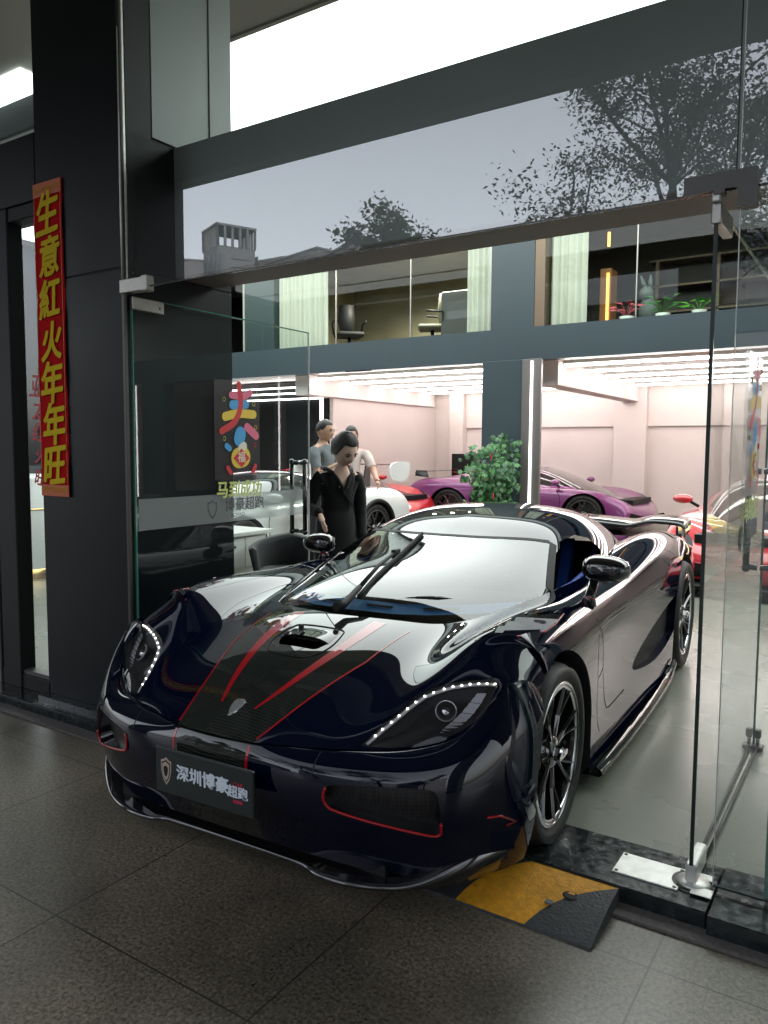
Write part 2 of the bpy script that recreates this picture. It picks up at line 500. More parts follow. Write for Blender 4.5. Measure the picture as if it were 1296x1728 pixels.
BLACKM = pmat('matt_black', (.008, .008, .009), .6, spec=.3)
DARKIN = pmat('cabin_black', (.010, .010, .011), .7, spec=.2)
BLUEIN = pmat('blue_alcantara', (.008, .055, .30), .6, spec=.3)
RUBBER = pmat('tyre_rubber', (.012, .012, .012), .55, spec=.35, bump=.15, bscale=200)
ALU = pmat('machined_alloy', (.75, .75, .76), .22, metal=1)
CHROME = pmat('chrome', (.85, .85, .86), .08, metal=1)
GREYTRIM = pmat('dark_grey_trim', (.04, .042, .045), .35)
WSGLASS = glassmat('windscreen_glass', (.55, .62, .58), 1.65, 1.7)
LENS = glassmat('headlamp_lens', (.8, .8, .82), 1.5, 1.2)
SIDEGL = glassmat('side_glass', (.35, .38, .38), 1.6, 1.2)
LEDW = emat('daytime_led', (1.0, .93, .82), 2.2)
LAMPIN = pmat('lamp_reflector', (.42, .42, .42), .3, metal=.3)
STRIPM = pmat('led_strip_translucent', (.75, .75, .74), .4)
LAMPBK = pmat('lamp_housing', (.012, .012, .014), .55)
DISC = pmat('brake_disc', (.12, .12, .12), .4, metal=.7)

def wheel(parent, cx, y, cz, R, Rrim, width, side, style='hero'):
    """wheel centre (cx,cz), outer face plane at y; side=+1 faces +Y"""
    w = thing_part('wheel', parent)
    w.location = (cx, y, cz); w.rotation_euler = (0, 0, 0 if side > 0 else math.pi)
    # local: +Y points outward
    t = MB(); hw = width
    prof = [(Rrim - .004, -.012), (Rrim + .006, .0), (Rrim + (R - Rrim) * .35, .006), (Rrim + (R - Rrim) * .75, .002), (R - .014, -.012), (R - .003, -.03), (R, -.055),
            (R, -.10), (R - .008, -.102), (R - .008, -.108), (R, -.11), (R, -hw * .5 - .004), (R - .008, -hw * .5), (R - .008, -hw * .5 - .006), (R, -hw * .5 - .01), (R, -hw + .055), (R - .003, -hw + .03), (R - .02, -hw + .01), (Rrim, -hw)]
    t.lathe(prof, RUBBER, n=72, axis='Y'); t.build('tyre', w, False)
    r = MB()
    # barrel and machined lip
    r.lathe([(Rrim - .004, -.012), (Rrim - .006, -.004), (Rrim - .016, -.004)], ALU if style == 'hero' else GREYTRIM, n=72, axis='Y')
    r.lathe([(Rrim - .016, -.004), (Rrim - .018, -.010), (Rrim - .024, -.010)], BLACKG, n=72, axis='Y')
    if style == 'hero':
        r.lathe([(Rrim - .024, -.010), (Rrim - .027, -.008), (Rrim - .033, -.009), (Rrim - .034, -.014)], ALU, n=72, axis='Y')
    r.lathe([(Rrim - (.034 if style == 'hero' else .024), -.014), (Rrim - .04, -.06), (Rrim - .055, -.12), (Rrim - .055, -hw)], BLACKG, n=72, axis='Y')
    r.lathe([(.0, -.018), (.045, -.018), (.062, -.03), (.075, -.055), (.075, -.12)], BLACKG, n=36, axis='Y')
    ns = 7 if style == 'hero' else 5
    def spoke(a0, a1, w0, w1, mat):
        V = []
        for (rr, a, ww, yo) in ((.05, a0, w0, -.035), (Rrim * .5, a0 + (a1 - a0) * .35, (w0 + w1) / 2, -.034), (Rrim - .03, a1, w1, -.014)):
            c, s_ = math.cos(a), math.sin(a)
            for (u, v) in ((-1, 0), (-.35, .010), (.35, .010), (1, 0), (.8, -.035), (-.8, -.035)):
                V.append((rr * c - s_ * u * ww, yo + v, rr * s_ + c * u * ww))
        F = []
        for i in range(2):
            for k in range(6): F.append((i * 6 + k, i * 6 + (k + 1) % 6, i * 6 + 6 + (k + 1) % 6, i * 6 + 6 + k))
        F.append(tuple(range(12, 18))); r.add(V, F, mat)
    for k in range(ns):
        a = 2 * math.pi * k / ns + .2
        if style == 'hero':
            spoke(a, a - .16, .006, .005, BLACKG); spoke(a, a + .16, .006, .005, BLACKG)
        elif style == 'lambo':
            spoke(a, a - .30, .016, .012, BLACKG); spoke(a, a + .30, .016, .012, BLACKG); spoke(a + .1, a + .22, .01, .02, BLACKG)
        else:
            spoke(a, a - .12, .014, .012, BLACKG); spoke(a, a + .2, .014, .012, BLACKG)
    r.build('rim', w, False)
    h = MB()
    if style == 'hero':
        h.lathe([(.0, .012), (.020, .012), (.026, .004), (.030, -.018)], CHROME, n=6, axis='Y', smooth=False)
        for a in (0.5, 0.5 + math.pi):
            h.box((-.008, -.01, -.004), (.008, .016, .004), CHROME)
        h.prism([(-.045, -.012), (.045, -.012), (.05, .004), (.03, .012), (-.03, .012), (-.05, .004)], .002, .014, CHROME, 'XZ')
    else:
        h.lathe([(.0, -.004), (.028, -.006), (.034, -.018)], GREYTRIM, n=24, axis='Y')
    h.build('hub_nut', w, False)
    d = MB(); d.lathe([(.06, -.13), (Rrim - .07, -.13), (Rrim - .07, -.155), (.06, -.155)], DISC, n=48, axis='Y', smooth=False)
    d.box((Rrim * .45, -.17, -.08), (Rrim * .8, -.11, .08), BLACKM if style != 'lambo' else REDLINE, .01)
    d.lathe([(.0, -hw * .8), (Rrim - .05, -hw * .8)], BLACKM, n=36, axis='Y')
    d.build('brake_disc', w, False)
    return w
def thing_part(name, parent):
    o = bpy.data.objects.new(name, None); COL.objects.link(o); o.empty_display_size = .05; o.parent = parent; return o

# ------------------------------------------------------------------ HERO: dark navy hypercar
hero = thing('parked_car', 'dark navy supercar with red-striped carbon bonnet, its nose out of the open doors', 'car', (-1.917, 2.649, -0.02))
hero.rotation_euler = (0, rad(.36), rad(-90 + 3.07))
HM = full_world(hero); HI = HM.inverted(); HR = HI.to_3x3()
HO = HI @ CO
def hdir(px, py): return (HR @ ray(px, py)).normalized()

S = []
def st(x, z0, vy, vz, cy, cz, oy, oz, fy, fz, sy, sz, uy, uz, my, mz, ly, lz, by, bz, dx=(0, 0, 0, 0)):
    """one cross-section from the centre line out over the wing and down the side"""
    S.append([(x, 0, z0), (x, .15, z0), (x, .31, z0 - (.008 if x > -.3 else .0)), (x, vy, vz), (x, cy, cz), (x, oy, oz), (x, fy, fz), (x, sy, sz), (x, uy, uz), (x, my, mz), (x, ly, lz), (x, by, bz)])
def interp_ctrl(data):
    d = np.array(data, float); n = len(d); kn = np.concatenate([np.zeros(3), np.linspace(0, 1, n - 2), np.ones(3)])
    g = np.array([kn[i + 1:i + 4].mean() for i in range(n)]); return [tuple(r_) for r_ in np.linalg.solve(bs_basis(n, g), d)]
S.append(interp_ctrl([(.838, 0, .503), (.832, .12, .503), (.80, .25, .503), (.765, .36, .503), (.725, .48, .507), (.665, .59, .508), (.59, .695, .520), (.51, .80, .57), (.41, .875, .675), (.30, .915, .690), (.22, .935, .64), (.155, .952, .57)]))
S.append([(.77, 0, .53), (.765, .15, .53), (.745, .28, .53), (.71, .40, .531), (.66, .50, .545), (.575, .625, .573), (.49, .745, .625), (.39, .845, .695), (.27, .92, .70), (.19, .95, .60), (.14, .96, .42), (.12, .96, .3)])
S.append([(.60, 0, .612), (.60, .15, .610), (.58, .30, .595), (.55, .43, .583), (.50, .54, .605), (.43, .665, .675), (.34, .785, .735), (.235, .88, .745), (.12, .945, .69), (.07, .965, .45), (.07, .965, .28), (.07, .955, .12)])
S.append([(.42, 0, .68), (.42, .15, .678), (.41, .30, .664), (.39, .44, .640), (.35, .57, .68), (.28, .69, .765), (.20, .80, .80), (.10, .895, .765), (.0, .955, .66), (0, .965, .45), (0, .965, .28), (0, .955, .12)])
st(.20, .735, .455, .697, .575, .725, .69, .808, .795, .835, .89, .79, .953, .67, .965, .45, .965, .28, .955, .12)
st(-.02, .768, .47, .732, .585, .745, .69, .820, .79, .848, .888, .80, .952, .68, .965, .45, .965, .28, .95, .12)
st(-.25, .785, .48, .750, .60, .760, .69, .812, .79, .842, .888, .80, .95, .68, .96, .45, .96, .28, .95, .10)
st(-.50, .79, .50, .765, .61, .775, .70, .800, .79, .825, .885, .792, .945, .68, .945, .45, .945, .28, .945, .09)
st(-.85, .79, .50, .775, .62, .79, .72, .805, .81, .815, .885, .78, .935, .67, .92, .46, .93, .28, .95, .09)
st(-1.25, .80, .50, .785, .64, .80, .745, .815, .83, .82, .895, .77, .93, .66, .915, .46, .93, .28, .955, .09)
st(-1.65, .80, .50, .815, .64, .84, .755, .872, .845, .868, .915, .79, .945, .66, .94, .46, .945, .28, .96, .09)
st(-2.0, .81, .50, .84, .63, .87, .75, .925, .85, .918, .935, .82, .968, .66, .965, .46, .965, .28, .97, .09)
st(-2.35, .81, .50, .84, .62, .87, .745, .937, .86, .928, .955, .82, .985, .66, .985, .46, .985, .28, .975, .10)
st(-2.75, .80, .50, .83, .61, .855, .735, .915, .86, .905, .96, .80, .99, .65, .99, .46, .985, .30, .97, .12)
st(-3.1, .79, .50, .81, .60, .825, .72, .862, .85, .85, .945, .76, .972, .62, .97, .46, .96, .35, .94, .2)
st(-3.42, .77, .50, .78, .59, .785, .70, .80, .82, .785, .90, .71, .925, .58, .925, .46, .92, .38, .9, .3)
main = Surf(S, 360, 190)

Cn = []
def cs(x, pts): Cn.append([(x, y, z) for y, z in pts])
cs(.20, [(0, .65), (.08, .65), (.17, .64), (.24, .62), (.29, .60), (.32, .57)])
cs(.09, [(0, .728), (.13, .724), (.26, .708), (.35, .685), (.42, .67), (.45, .62)])
cs(-.05, [(0, .812), (.16, .808), (.31, .786), (.43, .75), (.51, .70), (.55, .64)])
cs(-.32, [(0, .886), (.18, .882), (.36, .848), (.50, .795), (.60, .73), (.64, .66)])
cs(-.62, [(0, .938), (.22, .935), (.43, .905), (.58, .845), (.68, .77), (.72, .67)])
cs(-.95, [(0, 1.005), (.24, 1.002), (.45, .978), (.60, .915), (.70, .81), (.74, .68)])
cs(-1.22, [(0, 1.092), (.25, 1.087), (.46, 1.058), (.60, .975), (.71, .83), (.76, .70)])
cs(-1.52, [(0, 1.132), (.25, 1.127), (.45, 1.098), (.59, 1.01), (.71, .86), (.77, .72)])
cs(-1.9, [(0, 1.126), (.24, 1.121), (.43, 1.094), (.57, 1.02), (.69, .90), (.77, .74)])
cs(-2.3, [(0, 1.075), (.22, 1.07), (.38, 1.04), (.5, .98), (.62, .88), (.7, .75)])
cs(-2.7, [(0, .98), (.19, .975), (.33, .95), (.43, .90), (.52, .83), (.6, .75)])
cs(-3.1, [(0, .86), (.15, .86), (.25, .85), (.35, .82), (.42, .78), (.5, .72)])
canopy = Surf(Cn, 260, 90)

bm_main = main.bvh(); bm_can = canopy.bvh()
def topz(bv, V, default):
    out = np.full(len(V), default)
    for i, v in enumerate(V):
        h_ = bv.ray_cast(Vector((v[0], max(v[1], 0.001), 2.0)), Vector((0, 0, -1)))
        if h_[0] is not None: out[i] = h_[0].z
    return out
def fld_main(V):   # >0 where the body lies under the canopy
    z = topz(bm_can, V, .3); return np.where(V[:, 2] > .55, z - V[:, 2] - .004, -1)
def fld_can(V):    # >0 where the canopy stands above the body
    z = topz(bm_main, V, .3); return V[:, 2] - z + .02
def pxs(bv, pts, mirror=False):
    """points of the near side seen at photo pixels, laid on the surface"""
    out = []
    for p in pts:
        h_ = bv.ray_cast(HO, hdir(*p))
        out.append(h_[0] if h_[0] is not None else None)
    return [q for q in out if q is not None]

ARCH = [(-.035, .335, .395, .372), (-2.662, .36, .425, .40)]
def arch_field(k):
    cx, cz, rx, rz = ARCH[k]
    def f(V):
        a = 1 - ((V[:, 0] - cx) / rx) ** 2 - (np.maximum(V[:, 2] - cz, 0) / rz) ** 2
        return np.where(V[:, 1] > .8, a, -1)
    return f
# headlamp outline and side intake
HL = pxs(bm_main, [(609, 1258), (621, 1245), (645, 1222), (673, 1200), (700, 1177), (728, 1161), (762, 1151), (808, 1146), (843, 1145), (834, 1168), (815, 1202), (786, 1228), (750, 1246), (700, 1258), (655, 1262)])
HLp = smooth_poly([(p.x, p.y) for p in HL], 4)
INT = [(-2.40, .545), (-2.34, .40), (-2.1, .30), (-1.75, .262), (-1.38, .30), (-1.30, .345), (-1.55, .42), (-1.85, .49), (-2.15, .545)]
INTp = smooth_poly(INT, 5)
LV = pxs(bm_main, [(801, 1081), (831, 1065), (861, 1048), (891, 1037), (951, 1036), (937, 1053), (921, 1066), (876, 1074)])
LVp = [(p.x, p.y) for p in LV]
main.cut(fld_main, 9)
for k in (0, 1): main.cut(arch_field(k), 9)
main.cut(lambda V: np.where((V[:, 2] > .45) & (V[:, 0] > -.1), sdpoly(V[:, :2], HLp), -1), 2, only=(0,))
main.cut(lambda V: np.where(V[:, 1] > .7, sdpoly(V[:, [0, 2]], INTp), -1), 3, only=(0,))
main.cut(lambda V: np.where(V[:, 2] > .6, sdpoly(V[:, :2], LVp), -1), 4, only=(0,))
def band(x): return np.interp(x, [-3.4, -1.0, .05, .35, .60, .84], [.22, .25, .35, .315, .235, .165])
main.cut(lambda V: band(V[:, 0]) - V[:, 1], 5, only=(0,))
SCP = [(.405, .075), (.385, .11), (.30, .125), (.275, .125), (.262, .10), (.262, -.1), (.275, -.125), (.30, -.125), (.385, -.11), (.405, -.075)]
main.cut(lambda V: sdpoly(V[:, :2], [(.355, .09), (.30, .112), (.30, -.112), (.355, -.09)]), 6, only=(5,))
main.normals()
flip = bool(main.N[np.argmin(np.abs(main.V[:, 0] + 1.0) + main.V[:, 1])][2] < 0)
main.mirror(); main.normals(flip)
V, F, N, T = main.part((0, 5), flip)
body = mkobj('body_shell', V, F, [NAVY, CARBON], hero, True, [1 if t == 5 else 0 for t in T], N)
bm_all = main.bvh((0, 2, 4, 5))

# canopy : roof, windscreen, side windows
WT = [(-.93, 0), (-.95, .2), (-1.0, .36), (-1.07, .48), (-1.12, .535)]      # upper edge of the windscreen, x by y
canopy.cut(lambda V: -fld_can(V), 9)
def ws_field(V):
    xt = np.interp(V[:, 1], [p[1] for p in WT], [p[0] for p in WT])
    f1 = V[:, 0] - xt
    # side edge: the A-pillar runs from the top corner to the base
    ys = np.interp(V[:, 0], [-1.12, -.9, -.7, -.5, -.35], [.535, .60, .655, .70, .74])
    return np.minimum(f1, ys - V[:, 1])
canopy.cut(ws_field, 1, only=(0,))
WINp = [(-1.13, .950), (-1.19, .978), (-1.40, .992), (-1.54, .965), (-1.60, .90), (-1.52, .84), (-1.3, .81), (-.95, .80), (-.66, .80), (-.60, .815), (-.8, .87)]
def side_field(V):
    ys = np.interp(V[:, 0], [-1.12, -.9, -.7, -.5, -.35], [.535, .60, .655, .70, .74])
    return np.minimum(np.where(V[:, 1] > .45, sdpoly(V[:, [0, 2]], WINp), -1), np.where(V[:, 0] > -1.13, V[:, 1] - ys - .028, 1))
canopy.cut(side_field, 2, only=(0,))
canopy.cut(lambda V: np.interp(V[:, 0], [-3.4, -1.8, -.9], [.20, .24, .26]) - V[:, 1], 3, only=(0,))
canopy.normals(); canopy.mirror(); canopy.normals(flip)
V, F, N, T = canopy.part((0, 3), flip)
roof = mkobj('roof', V, F, [NAVY, CARBON], hero, True, [1 if t == 3 else 0 for t in T], N)
V, F, N, T = canopy.part((1,), flip)
wscreen = mkobj('windscreen', V, F, WSGLASS, hero, True, None, N)
V, F, N, T = canopy.part((2,), flip)
# only the far side keeps its pane; the near one is wound down
keep = [k for k, f in enumerate(F) if V[f[0]][1] < 0]
mkobj('side_window', V, [F[k] for k in keep], SIDEGL, hero, True)
bm_ws = canopy.bvh((1,)); bm_cano = canopy.bvh((0, 1, 2, 3))

# black surround of the windscreen, header and pillars
def surf_line(bv, pts, d):
    out = []
    for p in pts:
        h_ = bv.ray_cast(Vector(p) - Vector(d) * .6, Vector(d), 3)
        if h_[0] is not None: out.append(h_[0])
    return out
mb = MB()
for s_ in (1, -1):
    top = [(x, y * s_, 1.4) for x, y in WT]
    drape(mb, bm_cano, smooth_line(top, 6), .026, BLACKM, (0, 0, -1), .0015, across=3)
    pil = [(-1.125, .55 * s_, 1.4), (-.9, .612 * s_, 1.4), (-.7, .668 * s_, 1.4), (-.5, .714 * s_, 1.4), (-.42, .735 * s_, 1.4)]
    drape(mb, bm_cano, smooth_line(pil, 8), .034, BLACKM, (0, 0, -1), .002, across=4)
split_far(mb.build('window_frame', hero, False))
# edge of body at the base of the glass
# ------- bumper
edge_c = bs_basis(12, np.linspace(0, 1, 150)) @ np.array(S[0])
rows = [edge_c]
BP = [
 [(.858, 0, .475), (.852, .18, .475), (.822, .40, .47), (.755, .58, .475), (.665, .73, .50), (.55, .84, .55), (.43, .935, .62), (.30, .985, .60), (.12, .985, .5)],
 [(.868, 0, .425), (.862, .18, .425), (.832, .42, .415), (.77, .62, .41), (.68, .78, .425), (.56, .885, .46), (.44, .96, .52), (.31, 1.0, .51), (.12, .995, .42)],
 [(.850, 0, .33), (.845, .18, .33), (.815, .42, .32), (.76, .63, .31), (.675, .795, .31), (.565, .90, .33), (.44, .97, .36), (.31, 1.005, .36), (.12, 1.0, .33)],
 [(.80, 0, .235), (.80, .18, .235), (.775, .42, .22), (.72, .62, .205), (.64, .78, .20), (.54, .885, .20), (.43, .965, .20), (.31, .995, .2), (.12, .985, .22)],
 [(.755, 0, .135), (.755, .18, .135), (.735, .42, .12), (.69, .61, .11), (.61, .77, .10), (.52, .87, .10), (.42, .94, .10), (.28, .955, .1), (.12, .95, .11)]]
for b_ in BP: rows.append(bs_curve(b_, 150))
R6 = np.array(rows)                                   # 6 x 150 x 3
Bv = bs_basis(6, np.linspace(0, 1, 70))
G = np.einsum('vk,kuc->uvc', Bv, R6)
G[:, 0, 2] -= .004
bump = Surf(); bump.grid(G)
bm_b0 = bump.bvh()
IN1 = pxs(bm_b0, [(550, 1328), (546, 1344), (552, 1359), (567, 1368), (623, 1386), (701, 1405), (741, 1410), (745, 1390), (738, 1345), (715, 1332), (640, 1328), (575, 1325)])
IN1p = smooth_poly([(p.y, p.z) for p in IN1], 4)
IN2 = pxs(bm_b0, [(823, 1379), (846, 1376), (871, 1385), (856, 1392), (836, 1396)])
bump.cut(lambda V: sdpoly(V[:, 1:3], IN1p), 1, only=(0,))
bump.cut(lambda V: arch_field(0)(V), 9)
bump.cut(lambda V: .158 - V[:, 1], 2, only=(0,))
bump.normals(); fb = bool(bump.N[50][0] < 0); bump.mirror(); bump.normals(fb)
V, F, N, T = bump.part((0, 2), fb)
bumper = mkobj('front_bumper', V, F, [NAVY, CARBON], hero, True, [1 if t == 2 else 0 for t in T], N)
bm_b = bump.bvh((0, 1, 2))
# the lamp bowls, their lenses and lights
HLc = [p for p in HL]
for s_ in (1, -1):
    hl = thing_part('headlight', hero)
    sel = [k for k, f in enumerate(main.F) if main.t[k] == 2 and main.V[f[0]][1] * s_ > 0]
    used = sorted({i for k in sel for i in main.F[k]}); mp = {a: b for b, a in enumerate(used)}
    Fl = [tuple(mp[i] for i in (reversed(main.F[k]) if flip else main.F[k])) for k in sel]
    P_ = main.V[used][:, :3]; Nn = main.N[used]
    mkobj('lens', P_ - Nn * .001, Fl, LENS, hl, True, None, Nn)
    # bowl : the same outline sunk into the wing
    d_ = np.minimum(sdpoly(P_[:, :2] * np.array([1, s_]), HLp), .05)
    mkobj('bowl', P_ - Nn * (.006 + .55 * np.clip(d_, 0, .05))[:, None], Fl, LAMPBK, hl, True)
    lb = main.bvh((2,))
    leds = MB(); strip = MB(); rib = MB(); fin = MB()
    def onl(p, off):
        h_ = bm_main.ray_cast(Vector((p[0], p[1], 1.5)), Vector((0, 0, -1)))
        n_ = h_[1] if h_[1].z > 0 else -h_[1]
        q = h_[0] - n_ * off; return Vector((q.x, q.y * s_, q.z))
    inner = pxs(bm_main, [(618, 1253), (633, 1240), (645, 1229), (660, 1217), (673, 1206), (687, 1194), (701, 1183), (716, 1173), (731, 1167), (749, 1161), (764, 1157), (779, 1155), (793, 1153), (808, 1152), (822, 1152), (836, 1153)])
    strip_pts = [onl((p.x, p.y), .010) for p in inner]
    strip.tube(strip_pts, .0095, STRIPM, n=6, flat=.4)
    for p in inner[1:]:
        q = onl((p.x, p.y), .004); leds = MB(); leds.ellipsoid(q, (.0036, .0036, .003), LEDW, 8, 6); leds.build("led", hl, False)
    strip.build("led_strip", hl, False)
    outer = pxs(bm_main, [(822, 1166), (812, 1184), (798, 1202), (783, 1218), (765, 1232), (748, 1241)])
    lo = [(p.x, p.y) for p in outer]; li = [(p.x, p.y) for p in pxs(bm_main, [(806, 1166), (793, 1182), (779, 1200), (762, 1216), (748, 1228), (740, 1238)])]
    for i in range(5):
        for (t0, t1) in ((.06, .46), (.54, .94)):
            q = []
            for (A, t) in ((lo, t0), (li, t0), (li, t1), (lo, t1)):
                a, b = Vector(A[i]), Vector(A[i + 1]); q.append(onl(a + (b - a) * t, .012 if t == t0 else .018))
            rib.add([tuple(x) for x in q], [(0, 1, 2, 3)], LAMPIN)
    rib.build('indicator_bars', hl, False)
    pc = pxs(bm_main, [(752, 1196)])[0]; q = onl((pc.x, pc.y), .016)
    n_ = Vector((.75, .30 * s_, .55)).normalized()
    pr = MB(); a1 = n_.orthogonal().normalized(); a2 = n_.cross(a1)
    def ring(r0, r1, h0, h1, mat):
        V_ = []; n = 28
        for k in range(n):
            c_, t_ = math.cos(2 * math.pi * k / n), math.sin(2 * math.pi * k / n)
            V_.append(tuple(q + (a1 * c_ + a2 * t_) * r0 + n_ * h0)); V_.append(tuple(q + (a1 * c_ + a2 * t_) * r1 + n_ * h1))
        pr.add(V_, [(2 * k, (2 * k + 2) % (2 * n), (2 * k + 3) % (2 * n), 2 * k + 1) for k in range(n)], mat, True)
    ring(.036, .032, .0, .004, LAMPIN); ring(.032, .022, .004, -.01, LAMPBK); ring(.022, .012, -.01, .002, CHROME); ring(.012, .0, .002, .006, CHROME)
    pr.build('projector', hl, False)
# dark box behind the cuts : louvres, intakes, grille
V, F, N, T = main.part((3, 4, 6), flip)
off = np.array([0.0] * len(V)); 
V2 = V - N * .045
split_far(mkobj('intake_recess', V2, F, BLACKM, hero, True), .005)
V, F, N, T = bump.part((1,), fb)
gm, nt_, b_ = newmat('honeycomb_mesh')
tc_ = node(nt_, 'ShaderNodeTexCoord'); vo_ = node(nt_, 'ShaderNodeTexVoronoi', feature='DISTANCE_TO_EDGE'); vo_.inputs['Scale'].default_value = 75; vo_.inputs['Randomness'].default_value = 0
rp_ = node(nt_, 'ShaderNodeValToRGB'); rp_.color_ramp.elements[0].position = .06; rp_.color_ramp.elements[0].color = (.016, .016, .018, 1); rp_.color_ramp.elements[1].position = .12; rp_.color_ramp.elements[1].color = (.002, .002, .002, 1)
L(nt_, tc_.outputs['Object'], vo_.inputs['Vector']); L(nt_, vo_.outputs['Distance'], rp_.inputs[0]); L(nt_, rp_.outputs[0], b_.inputs['Base Color']); b_.inputs['Roughness'].default_value = .4
split_far(mkobj('grille', V - N * .05, F, gm, hero, True))
# walls of the openings
def rim_wall(mb, pts, nrm, depth, mat):
    n = len(pts); V_ = [tuple(p) for p in pts] + [tuple(p - q * depth) for p, q in zip(pts, nrm)]
    mb.add(V_, [(i, (i + 1) % n, n + (i + 1) % n, n + i) for i in range(n)], mat, True)
mbw = MB(); mbr = MB(); red = MB()
def cast_poly(bv, poly, axis, s_):
    P_, N_ = [], []
    for (a, b) in poly:
        if axis == 'Y': o_, d_ = Vector((a, 1.6 * s_, b)), Vector((0, -s_, 0))
        elif axis == 'X': o_, d_ = Vector((1.6, a * s_, b)), Vector((-1, 0, 0))
        else: o_, d_ = Vector((a, b * s_, 1.6)), Vector((0, 0, -1))
        h_ = bv.ray_cast(o_, d_)
        if h_[0] is None: continue
        P_.append(h_[0]); N_.append(h_[1] if h_[1].dot(d_) < 0 else -h_[1])
    return P_, N_
bm_full = main.bvh((0, 2, 3, 4, 5, 6))
for s_ in (1, -1):
    P_, N_ = cast_poly(bm_full, INTp, 'Y', s_); rim_wall(mbw, P_, N_, .05, NAVY)
    k0 = [i for i, p in enumerate(P_) if p.z < .40]
    P2, N2 = cast_poly(bm_b, IN1p, 'X', s_); rim_wall(mbw, P2, N2, .05, BLACKG)
    lo = smooth_line([p for p in [Vector((q.x, q.y * s_, q.z)) for q in IN1[:8]]], 6)
    red.tube([p + Vector((.003, 0, 0)) for p in lo], .0045, REDLINE, n=8)
    t2 = [Vector((q.x + .004, q.y * s_, q.z)) for q in IN2]
    red.tube(t2[:3] + t2[3:4], .004, REDLINE, n=6)
    P3, N3 = cast_poly(bm_full, LVp, 'Z', s_); rim_wall(mbw, P3, N3, .05, NAVY)
    red.tube([P3[i] for i in (4, 5, 6, 7, 0)], .0035, REDLINE, n=6)
    it = [P_[i] for i in range(len(P_)) if P_[i].z > .30 and P_[i].x > -1.45]
split_far(mbw.build('opening_edges', hero, False))
# bonnet and bumper lines, red
def zc(pts, s_): return [(x, y * s_, 1.5) for x, y in pts]
for s_ in (1, -1):
    ln = [(x, float(band(x)), 0) for x in np.linspace(.83, .07, 40)]
    drape(red, bm_all, [(x, y * s_, 1.2) for x, y, _ in ln], .007, REDLINE, (0, 0, -1), .0012, across=3)
    ds = [(.70, .075), (.62, .105), (.52, .135), (.42, .16), (.32, .18), (.2, .195), (.10, .20), (.05, .20)]
    wd = [.008, .018, .028, .036, .044, .052, .058, .06]
    pts = smooth_line([Vector((x, y * s_, 1.2)) for x, y in ds], 5)
    ws_ = list(np.interp([p.x for p in pts][::-1], [x for x, _ in ds][::-1], wd[::-1]))[::-1]
    drape(red, bm_all, pts, .03, REDLINE, (0, 0, -1), .0009, widths=ws_, across=6)
    # bumper
    drape(red, bm_b, [(1.4, .163 * s_, z) for z in np.linspace(.505, .36, 12)], .010, REDLINE, (-1, 0, 0), .0012, across=3)
split_far(red.build('red_pinstripe', hero, False))
# shut lines
gap = MB()
for s_ in (1, -1):
    dl = [(-.40, .93), (-.50, .80), (-.615, .72), (-.66, .62), (-.665, .50), (-.69, .38), (-.73, .30), (-.80, .275), (-1.1, .27)]
    drape(gap, bm_full, [(p[0], 1.2 * s_, p[1]) for p in smooth_line([Vector((a, b)) for a, b in dl[2:]], 8)], .006, BLACKM, (0, -s_, 0), .001, across=3, lift=.4)
    dt = [(-.60, .75), (-.60, .84), (-.605, .90), (-.615, .93)]
    drape(gap, bm_full, [(a, b * s_, 1.2) for a, b in dt], .006, BLACKM, (0, 0, -1), .001, across=3)
    vt = [(-.60, .66), (-.565, .60), (-.55, .53), (-.56, .47), (-.62, .475), (-.655, .49)]
    drape(gap, bm_full, [(a, 1.2 * s_, b) for a, b in vt], .006, BLACKM, (0, -s_, 0), .001, across=3, lift=.4)
    v2 = [(-.56, .47), (-.545, .36), (-.56, .27), (-.60, .22)]
    drape(gap, bm_full, [(a, 1.2 * s_, b) for a, b in v2], .005, BLACKM, (0, -s_, 0), .001, across=3, lift=.4)
    # charge-port style hatch and bumper split
    drape(gap, bm_b, [(1.5, .40 * s_, z) for z in np.linspace(.50, .435, 8)], .004, BLACKM, (-1, 0, 0), .001, across=3)
    rh = [(-2.05, .86), (-2.02, .90), (-2.06, .935), (-2.16, .955)]
    drape(gap, bm_full, [(a, b * s_, 1.3) for a, b in rh], .004, BLACKM, (0, 0, -1), .001, across=3)
split_far(gap.build('shut_lines', hero, False))
# louvre slats on the wings
sl = MB()
for s_ in (1, -1):
    A = [Vector((p.x, p.y)) for p in LV]      # 0 tip,1,2,3 inner edge,4 rear outer,5,6,7 outer edge
    inn = [A[0], A[1], A[2], A[3]]; out = [A[7], A[6], A[5], A[4]]
    for i in range(6):
        t = (i + .5) / 6 * 3; k = min(int(t), 2); u = t - k
        a = inn[k] + (inn[k + 1] - inn[k]) * u; b = out[k] + (out[k + 1] - out[k]) * u
        c = (a - b); a2_ = a + Vector((.018, 0)); b2_ = b + Vector((.018, 0))
        q = []
        for (p, dx, dz) in ((a, .030, -.012), (b, .030, -.012), (b, -.020, .005), (a, -.020, .005)):
            h_ = bm_full.ray_cast(Vector((p.x, p.y, 1.5)), Vector((0, 0, -1)))
            q.append((p.x + dx * .8, p.y * s_, h_[0].z + dz))
        q2 = [(x, y, z - .006) for x, y, z in q]
        sl.add(q + q2, [(0, 1, 2, 3), (4, 7, 6, 5), (0, 4, 5, 1), (1, 5, 6, 2), (2, 6, 7, 3), (3, 7, 4, 0)], NAVY)
split_far(sl.build('wing_louvres', hero, False))
